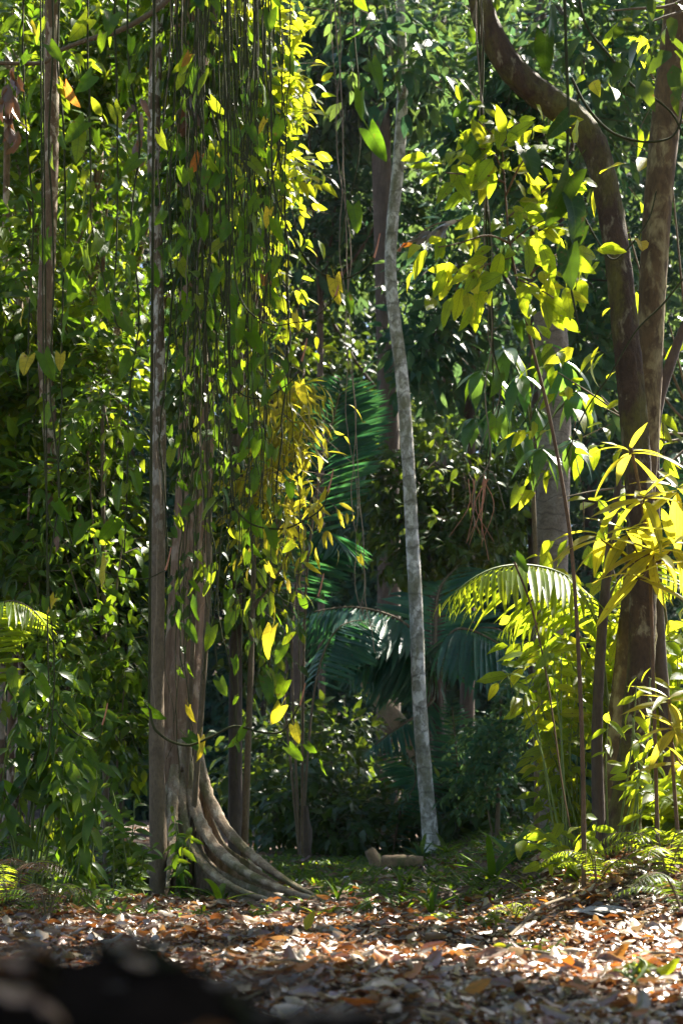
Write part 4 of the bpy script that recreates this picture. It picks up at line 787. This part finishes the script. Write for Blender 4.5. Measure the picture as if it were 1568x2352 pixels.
for u, end, lab in ((145, 1250, 'long dark leafy vine hanging before the brown slender trunk'), (205, 700, 'dark leafy vine hanging between the brown and mottled trunks'), (298, 1300, 'dark vine with broad leaves left of the mottled trunk'), (118, 1750, 'lowest-reaching leafy vine near the left edge'), (262, 760, 'dark leafy vine hanging just left of the mottled trunk'), (60, 900, 'dark vine closest to the left edge')):
    y = rng.uniform(6.8, 8); pl_ = [(u, -160, y)] + [(u + rng.normal() * 9, v, y) for v in np.arange(120, end, 200)] + [(u + rng.normal() * 20, end, y)]
    vine('hanging_vine', lab, pl_, 5, n=16, size=.13, wobble=.005)
# horizontal runners with upturned red tips
def runner(label, pl, w, lv, tip=True, smat='vine'):
    t = vine('runner_vine', label, pl, w, lv, smat=smat)
    if tip:
        e = P(*pl[-1]); m_ = MB(); tube(m_, [e, e + [.015, 0, .05], e + [.03, 0, .12]], [.006, .003], 5, 6); m_.build('shoot_tip', M['vinered'], t)
    return t
runner('long dangling vine with glowing yellow heart leaves swinging right at upper centre', [(612, -160, 7), (622, 200, 7), (628, 420, 7), (660, 520, 7), (700, 590, 7), (740, 628, 7), (790, 640, 7), (835, 618, 7), (858, 592, 7)], 5,
       [(705, 592, 7, 56), (768, 672, 7, 62, 'yellow'), (793, 708, 6.95, 55, 'heart'), (632, 535, 7, 60), (620, 55, 7, 58)])
runner('short runner with yellow leaves right of the curtain at mid height', [(522, -160, 7), (530, 300, 7), (538, 600, 7), (560, 700, 7), (620, 745, 7), (670, 742, 7), (715, 733, 7), (750, 705, 7), (770, 680, 7)], 4, [(679, 742, 7, 40, 'yellow'), (640, 770, 7, 44)])
runner('runner vine with red upturned tip and one pale yellow leaf', [(512, -160, 7.4), (518, 400, 7.4), (524, 800, 7.4), (545, 895, 7.4), (600, 915, 7.4), (650, 890, 7.4), (680, 862, 7.4), (692, 830, 7.4)], 4, [(690, 908, 7.4, 48, 'yellow'), (612, 920, 7.4, 48), (585, 890, 7.4, 50)])
runner('runner vine ending in folded yellow shoot before the narrow-leaved shrub', [(520, -160, 7.4), (526, 500, 7.4), (532, 1080, 7.4), (560, 1190, 7.4), (640, 1215, 7.4), (700, 1195, 7.4), (740, 1165, 7.4), (752, 1130, 7.4)], 5, [(665, 1228, 7.4, 56, 'yellow'), (620, 1240, 7.4, 54), (585, 1200, 7.4, 52), (748, 1145, 7.4, 36, 'yellow')])
runner('low arching runner vine with yellow leaves and red tips crossing the buttress trunk', [(356, -160, 7.6), (350, 700, 7.6), (344, 1480, 7.6), (346, 1640, 7.6), (372, 1690, 7.6), (430, 1712, 7.6), (490, 1690, 7.6), (540, 1668, 7.6), (600, 1682, 7.6), (650, 1678, 7.6), (688, 1620, 7.6)], 7,
       [(342, 1655, 7.6, 55), (460, 1725, 7.6, 55, 'yellow'), (557, 1705, 7.6, 62, 'heart'), (645, 1650, 7.6, 55, 'yellow'), (675, 1690, 7.6, 45, 'yellow'), (610, 1590, 7.6, 60), (655, 1592, 7.6, 55), (590, 1640, 7.6, 50), (665, 1740, 7.6, 46), (706, 1728, 7.6, 36), (740, 1770, 7.6, 36)])
runner('trailing runner vine with red shoot among the dark left leaves', [(92, -160, 7.4), (98, 500, 7.4), (106, 1120, 7.4), (135, 1225, 7.4), (200, 1290, 7.4), (260, 1320, 7.4), (330, 1330, 7.4), (380, 1310, 7.4)], 4, [(245, 1325, 7.3, 70, 'yellow'), (225, 1275, 7.4, 65), (195, 1230, 7.4, 60)])
runner('short runner vine with red tip below the left shrubs', [(98, -160, 7.8), (106, 800, 7.8), (112, 1540, 7.8), (132, 1635, 7.8), (170, 1680, 7.8), (205, 1698, 7.8), (230, 1690, 7.8), (235, 1665, 7.8)], 4, [])
runner('runner vine with two lit leaves left of the drooping palm', [(560, -160, 7.4), (568, 500, 7.4), (576, 1200, 7.4), (602, 1325, 7.4), (640, 1370, 7.4), (690, 1392, 7.4), (730, 1370, 7.4)], 3, [(695, 1395, 7.4, 36), (738, 1375, 7.4, 20), (625, 1480, 7.4, 70, 'yellow'), (650, 1510, 7.4, 50), (485, 1470, 7.4, 55), (505, 1590, 7.4, 50)])
# centre dangling vines
vine('dangling_vine', 'single dark vine with bright heart leaves dangling at top centre', [(808, -160, 7), (812, 60, 7), (822, 180, 7), (824, 280, 7), (826, 340, 7), (812, 420, 7), (795, 480, 7), (782, 560, 7)], 4.5,
     [(815, 8, 7, 50), (829, 88, 6.95, 46), (853, 180, 7, 70), (828, 245, 6.9, 66), (848, 338, 6.9, 76), (811, 508, 6.9, 66)])
for k, du in enumerate((0, 9, -8)):
    vine('aerial_root', ('thin twisted aerial root hanging at the centre', 'second thin aerial root twisted beside it at the centre', 'pale third strand of the central aerial roots')[k],
         [(765 + du, -160, 7.6), (772 + du, 120, 7.6), (780 - du, 330, 7.6), (790 + du, 560, 7.6), (797 - du, 760, 7.6), (807 + du, 950, 7.6), (818 - du, 1150, 7.6), (828 + du, 1330, 7.6), (832 - du, 1420, 7.6), (845 + du, 1500 - 60 * k, 7.6)], 2.6 - .3 * k,
         [(823, 1240, 7.6, 26), (826, 1292, 7.6, 26, 'yellow')] if k == 0 else (), smat='vinepale', cat='aerial root', wobble=.008)
for k, du in enumerate((0, 12, -10, 20)):
    vine('dangling_vine', ('right dangling vine bundle strand with glowing heart leaves', 'dark strand twisted along the right dangling bundle', 'thin strand at the left of the right dangling bundle', 'short strand at the right of the right dangling bundle')[k],
         [(1092 + du * .3, -160, 7.3), (1100 + du * .5, 100, 7.3), (1110 - du * .4, 330, 7.3), (1118 + du * .5, 560, 7.3), (1128 - du * .5, 760, 7.3), (1130 + du, 900, 7.3), (1120 - du, 1050, 7.3), (1112 + du, 1180 - 30 * k, 7.3), (1118 + du * 2, 1290 - 40 * k, 7.3)], 5 - k * .8,
         [(1075, 92, 7.2, 46), (1070, 272, 7.2, 54), (1076, 362, 7.2, 70), (1144, 890, 7.2, 58), (1140, 992, 7.2, 58), (1190, 1146, 7.2, 50), (1190, 768, 7.2, 46), (1185, 1305, 7.2, 50), (1130, 15, 7.2, 50), (1165, 620, 7.2, 60)] if k == 0 else (), smat='vine' if k < 2 else 'vinepale', wobble=.006)
t = vine('root_tuft', 'tuft of reddish rootlets at the end of the right dangling bundle', [(1112, 1090, 7.3), (1108, 1150, 7.3), (1105, 1200, 7.3)], 3, smat='vinered', cat='rootlets')
for k in range(9):
    e = P(1105 + rng.normal() * 14, 1100, 7.3); m_ = MB(); tube(m_, [e, e + [rng.normal() * .04, 0, -.14], e + [rng.normal() * .06, 0, -.28 - .2 * rng.random()]], [.0025, .001], 4, 8); m_.build('rootlet', M['vinered'], t)
# dark near vine with large leaves before the bend
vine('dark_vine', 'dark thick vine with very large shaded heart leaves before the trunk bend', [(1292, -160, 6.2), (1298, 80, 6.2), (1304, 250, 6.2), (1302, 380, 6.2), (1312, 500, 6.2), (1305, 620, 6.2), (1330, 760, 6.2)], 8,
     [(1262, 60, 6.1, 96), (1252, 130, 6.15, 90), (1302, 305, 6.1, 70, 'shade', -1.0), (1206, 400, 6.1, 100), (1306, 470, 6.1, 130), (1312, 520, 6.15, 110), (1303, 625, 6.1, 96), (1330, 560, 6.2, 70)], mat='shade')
vine('loop_vine', 'thin vine looping from the top across both right-hand trunks', [(1318, -160, 7.5), (1330, 0, 7.5), (1352, 70, 7.5), (1400, 130, 7.5), (1450, 195, 7.5), (1500, 225, 7.5), (1545, 265, 7.5), (1575, 330, 7.5)], 7, ())
vine('loop_vine', 'vine sagging in a bright curve between the bend and the right edge', [(1312, 180, 7.5), (1340, 235, 7.5), (1380, 285, 7.5), (1420, 312, 7.5), (1480, 326, 7.5), (1535, 318, 7.5), (1558, 290, 7.5), (1570, 240, 7.5)], 7, (), smat='vine')
vine('loop_vine', 'thin vine winding down to a curl against the curved trunk', [(1302, 440, 7.4), (1330, 480, 7.4), (1375, 560, 7.4), (1408, 596, 7.4), (1450, 560, 7.4), (1490, 500, 7.4), (1506, 440, 7.4)], 5, [(1470, 585, 7.4, 60, 'yellow')])
vine('loop_vine', 'thin dark vine crossing the right trunks low down', [(1568, 640, 7.6), (1520, 700, 7.6), (1460, 760, 7.6), (1400, 860, 7.6), (1340, 950, 7.6), (1295, 1060, 7.6)], 5, ())
vine('leaf_vine', 'vine with heart leaves trailing before the lower palm stump', [(1180, 1290, 7.8), (1215, 1380, 7.8), (1240, 1480, 7.8), (1262, 1600, 7.8), (1290, 1800, 7.8), (1320, 1960, 7.8)], 5, [(1258, 1530, 7.8, 60), (1285, 1800, 12, 44, 'teal'), (1255, 1790, 12, 40, 'teal'), (1275, 1690, 12, 40, 'teal')], smat='stem')
# branch and dead things at the upper left
b = P(-40, 142, 8.2); t = thing('dead_branch', 'dark bare branch slanting up across the upper left corner', 'branch', b)
m_ = MB(); tube(m_, pathpts([(-60, 143, 8.2), (60, 146, 8.2), (105, 142, 8.2), (135, 118, 8.2), (200, 92, 8.2), (270, 72, 8.2), (335, 38, 8.2), (385, 0, 8.2), (430, -60, 8.2)]), np.array([9, 9, 9, 9, 10, 11, 12, 12, 12]) / 2 / F * 8.2, 8, 50, 0, .06); m_.build('wood', M['twig'], t)
def deadclump(name, label, u, v0, v1, y, wpx, n, mat='deadbrown', L=None):
    b = P(u, v0, y); t = thing(name, label, 'dead leaves', b)
    for k in range(n):
        f = k / n; p = P(u + rng.normal() * wpx * .25, mix(v0, v1 - 40, f), y + rng.normal() * .04)
        leaf_obj('dead_leaf', 'dead', mat, p, (rng.normal() * .3, rng.normal() * .3, -1), rng.normal(size=3), PX(L or wpx * 1.5, y), t, np.array(b))
deadclump('dead_leaf_bundle', 'dark dead leaf hanging folded beside the mottled trunk', 320, 225, 420, 8.6, 32, 9)
deadclump('dead_leaf_bundle', 'dark dried leaf bundle snagged on the buttress tree trunk', 437, 200, 300, 9.4, 40, 12)
deadclump('dead_leaf_bundle', 'hanging mass of dark dead roots and leaves at the upper left edge', 28, 150, 360, 7.8, 36, 16)
deadclump('dead_leaf_bundle', 'dead red-brown leaf hanging among the left vines', 130, 1230, 1290, 7.6, 20, 2)
b = P(910, 575, 8.0); t = thing('dried_frond', 'pale curling dead leaf spray glowing in the sun left of the sapling', 'dead leaf', b)
m_ = MB(); tube(m_, pathpts([(1060, 505, 8), (1000, 515, 8), (950, 545, 8), (910, 575, 8)]), [.006, .002], 5, 14); m_.build('stem', M['vinepale'], t)
for k in range(12):
    f = k / 11; leaf_obj('dead_leaf', 'dead', 'grey' if k < 9 else 'deadred', P(mix(1050, 925, f), mix(508, 565, f), 8), (-.8, rng.normal() * .3, -.5 + rng.normal() * .4), (rng.normal() * .3, .3, 1), mix(.13, .06, f), t, np.array(b))  # pale grey leaves carry the blown-out sunlight in their colour

# ------------------------------------------------------------------ dark blurred foreground at the lower left
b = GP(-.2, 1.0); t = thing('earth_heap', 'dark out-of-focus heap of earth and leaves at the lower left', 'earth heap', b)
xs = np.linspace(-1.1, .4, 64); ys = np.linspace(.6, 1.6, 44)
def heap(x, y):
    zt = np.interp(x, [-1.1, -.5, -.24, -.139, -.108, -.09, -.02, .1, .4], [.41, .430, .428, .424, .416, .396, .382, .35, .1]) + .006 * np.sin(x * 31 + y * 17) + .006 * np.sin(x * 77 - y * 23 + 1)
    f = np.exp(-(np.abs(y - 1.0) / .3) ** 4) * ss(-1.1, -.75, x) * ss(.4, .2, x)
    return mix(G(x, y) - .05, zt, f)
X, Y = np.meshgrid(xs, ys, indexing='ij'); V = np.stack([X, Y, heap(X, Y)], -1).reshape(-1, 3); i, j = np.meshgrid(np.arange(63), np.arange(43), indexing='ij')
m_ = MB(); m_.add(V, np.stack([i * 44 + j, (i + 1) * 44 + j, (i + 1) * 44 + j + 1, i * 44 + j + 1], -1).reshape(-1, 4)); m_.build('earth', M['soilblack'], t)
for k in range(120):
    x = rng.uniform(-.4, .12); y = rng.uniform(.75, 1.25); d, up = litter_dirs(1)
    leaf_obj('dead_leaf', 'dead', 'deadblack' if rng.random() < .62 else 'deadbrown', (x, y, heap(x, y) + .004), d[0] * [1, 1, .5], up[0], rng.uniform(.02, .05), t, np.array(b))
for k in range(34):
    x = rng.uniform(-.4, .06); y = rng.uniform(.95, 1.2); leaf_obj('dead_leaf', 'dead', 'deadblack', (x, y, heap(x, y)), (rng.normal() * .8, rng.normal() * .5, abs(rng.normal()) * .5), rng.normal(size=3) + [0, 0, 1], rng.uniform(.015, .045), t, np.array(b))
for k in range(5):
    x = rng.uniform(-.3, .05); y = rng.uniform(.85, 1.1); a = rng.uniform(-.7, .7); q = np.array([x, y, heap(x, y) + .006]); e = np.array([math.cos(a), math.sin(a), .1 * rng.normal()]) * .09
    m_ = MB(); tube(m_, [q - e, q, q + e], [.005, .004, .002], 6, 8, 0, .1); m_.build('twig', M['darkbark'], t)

# ------------------------------------------------------------------ unseen canopy added to shade chosen areas (outside the frame, over and beside the path)
for i, (x, y, h, rx, ry, bx, by, lab) in enumerate(((6.2, 10.4, 12, 3.2, 2.4, 9, 8, 'tall canopy tree added for shade right of the frame beyond the bank'), (5.0, 15.3, 12.5, 3.0, 2.6, 8.2, 18, 'canopy tree added for shade behind the right-hand bushes'), (7.5, 19.5, 14, 3.2, 3, 9.5, 22, 'tall canopy tree added for shade far right behind the bushes'),
        (8.5, 25, 15, 3.4, 3.2, 9, 27, 'tallest canopy tree added for shade at the far right back'), (4.6, 7.7, 8, 1.3, 1.9, 6.6, 6.5, 'small canopy tree added for shade just outside the right of the frame'), (3.4, 10.4, 8.2, 1.0, 1.4, 6.8, 11.6, 'small canopy tree added for shade leaning in from the right bank'), (-5.5, 11, 12, 3.4, 3.4, -5.5, 11, 'tall canopy tree added for shade left of the frame'), (-6, 3, 11, 3.2, 3.4, -6, 3, 'canopy tree added for shade at the left of the viewer'),
        (5.5, 5.5, 11, 3.0, 3.0, 6.5, 4, 'canopy tree added for shade at the right of the viewer'), (-2.5, -5, 11, 3.6, 3.0, -2.5, -5, 'canopy tree added for shade behind the viewer at left'), (4, -6, 11, 3.4, 3.0, 4, -6, 'canopy tree added for shade behind the viewer at right'))):
    b = GP(bx, by); t = thing('canopy_tree', lab, 'tree', b)
    m_ = MB(); tube(m_, [b - [0, 0, .2], b + [0, 0, h * .5], np.array([x, y, h * .9])], [.22, .16, .08], 12, 20, .04, .02); m_.build('trunk', M['darkbark'], t)
    cr = MB(); sprays(cr, 'small', (x, y, h), (rx, ry, 1.7 if h > 9 else .8), 900 if i < 6 else 520, 7, .34, shell=.5); cr.build('crown', M['mid'], t, kind='stuff')
    for q in range(4):
        an = q * 1.6 + i; m_ = MB(); a = np.array([x, y, h * .85])
        if not sun_cull(a[None] + [[math.cos(an) * rx * .4, math.sin(an) * ry * .4, .8]], np.array([1.]))[0]: continue
        tube(m_, [a, a + [math.cos(an) * rx * .4, math.sin(an) * ry * .4, .8], a + [math.cos(an) * rx * .8, math.sin(an) * ry * .8, 1.6]], [.08, .05, .02], 6, 8); m_.build('branch', M['darkbark'], t)

# ------------------------------------------------------------------ haze: humid forest air
hz = NT('haze'); hv = hz.n('VolumePrincipled'); hv.inputs['Color'].default_value = (.80, .90, 1.0, 1); hv.inputs['Density'].default_value = HAZE; hv.inputs['Anisotropy'].default_value = .3
ho = hz.n('OutputMaterial'); hz.l(hv.outputs[0], ho.inputs['Volume'])
if HAZE:
    m_ = MB(); x0, x1, y0, y1, z0, z1 = -60, 60, -30, 95, -1.5, 34
    m_.add([(x, y, z) for z in (z0, z1) for (x, y) in ((x0, y0), (x1, y0), (x1, y1), (x0, y1))], [(3, 2, 1, 0), (4, 5, 6, 7), (0, 1, 5, 4), (1, 2, 6, 5), (2, 3, 7, 6), (3, 0, 4, 7)])
    setp(m_.build('haze', hz.m, smooth=False), 'faint bluish humid air between the trees', 'haze', kind='stuff')
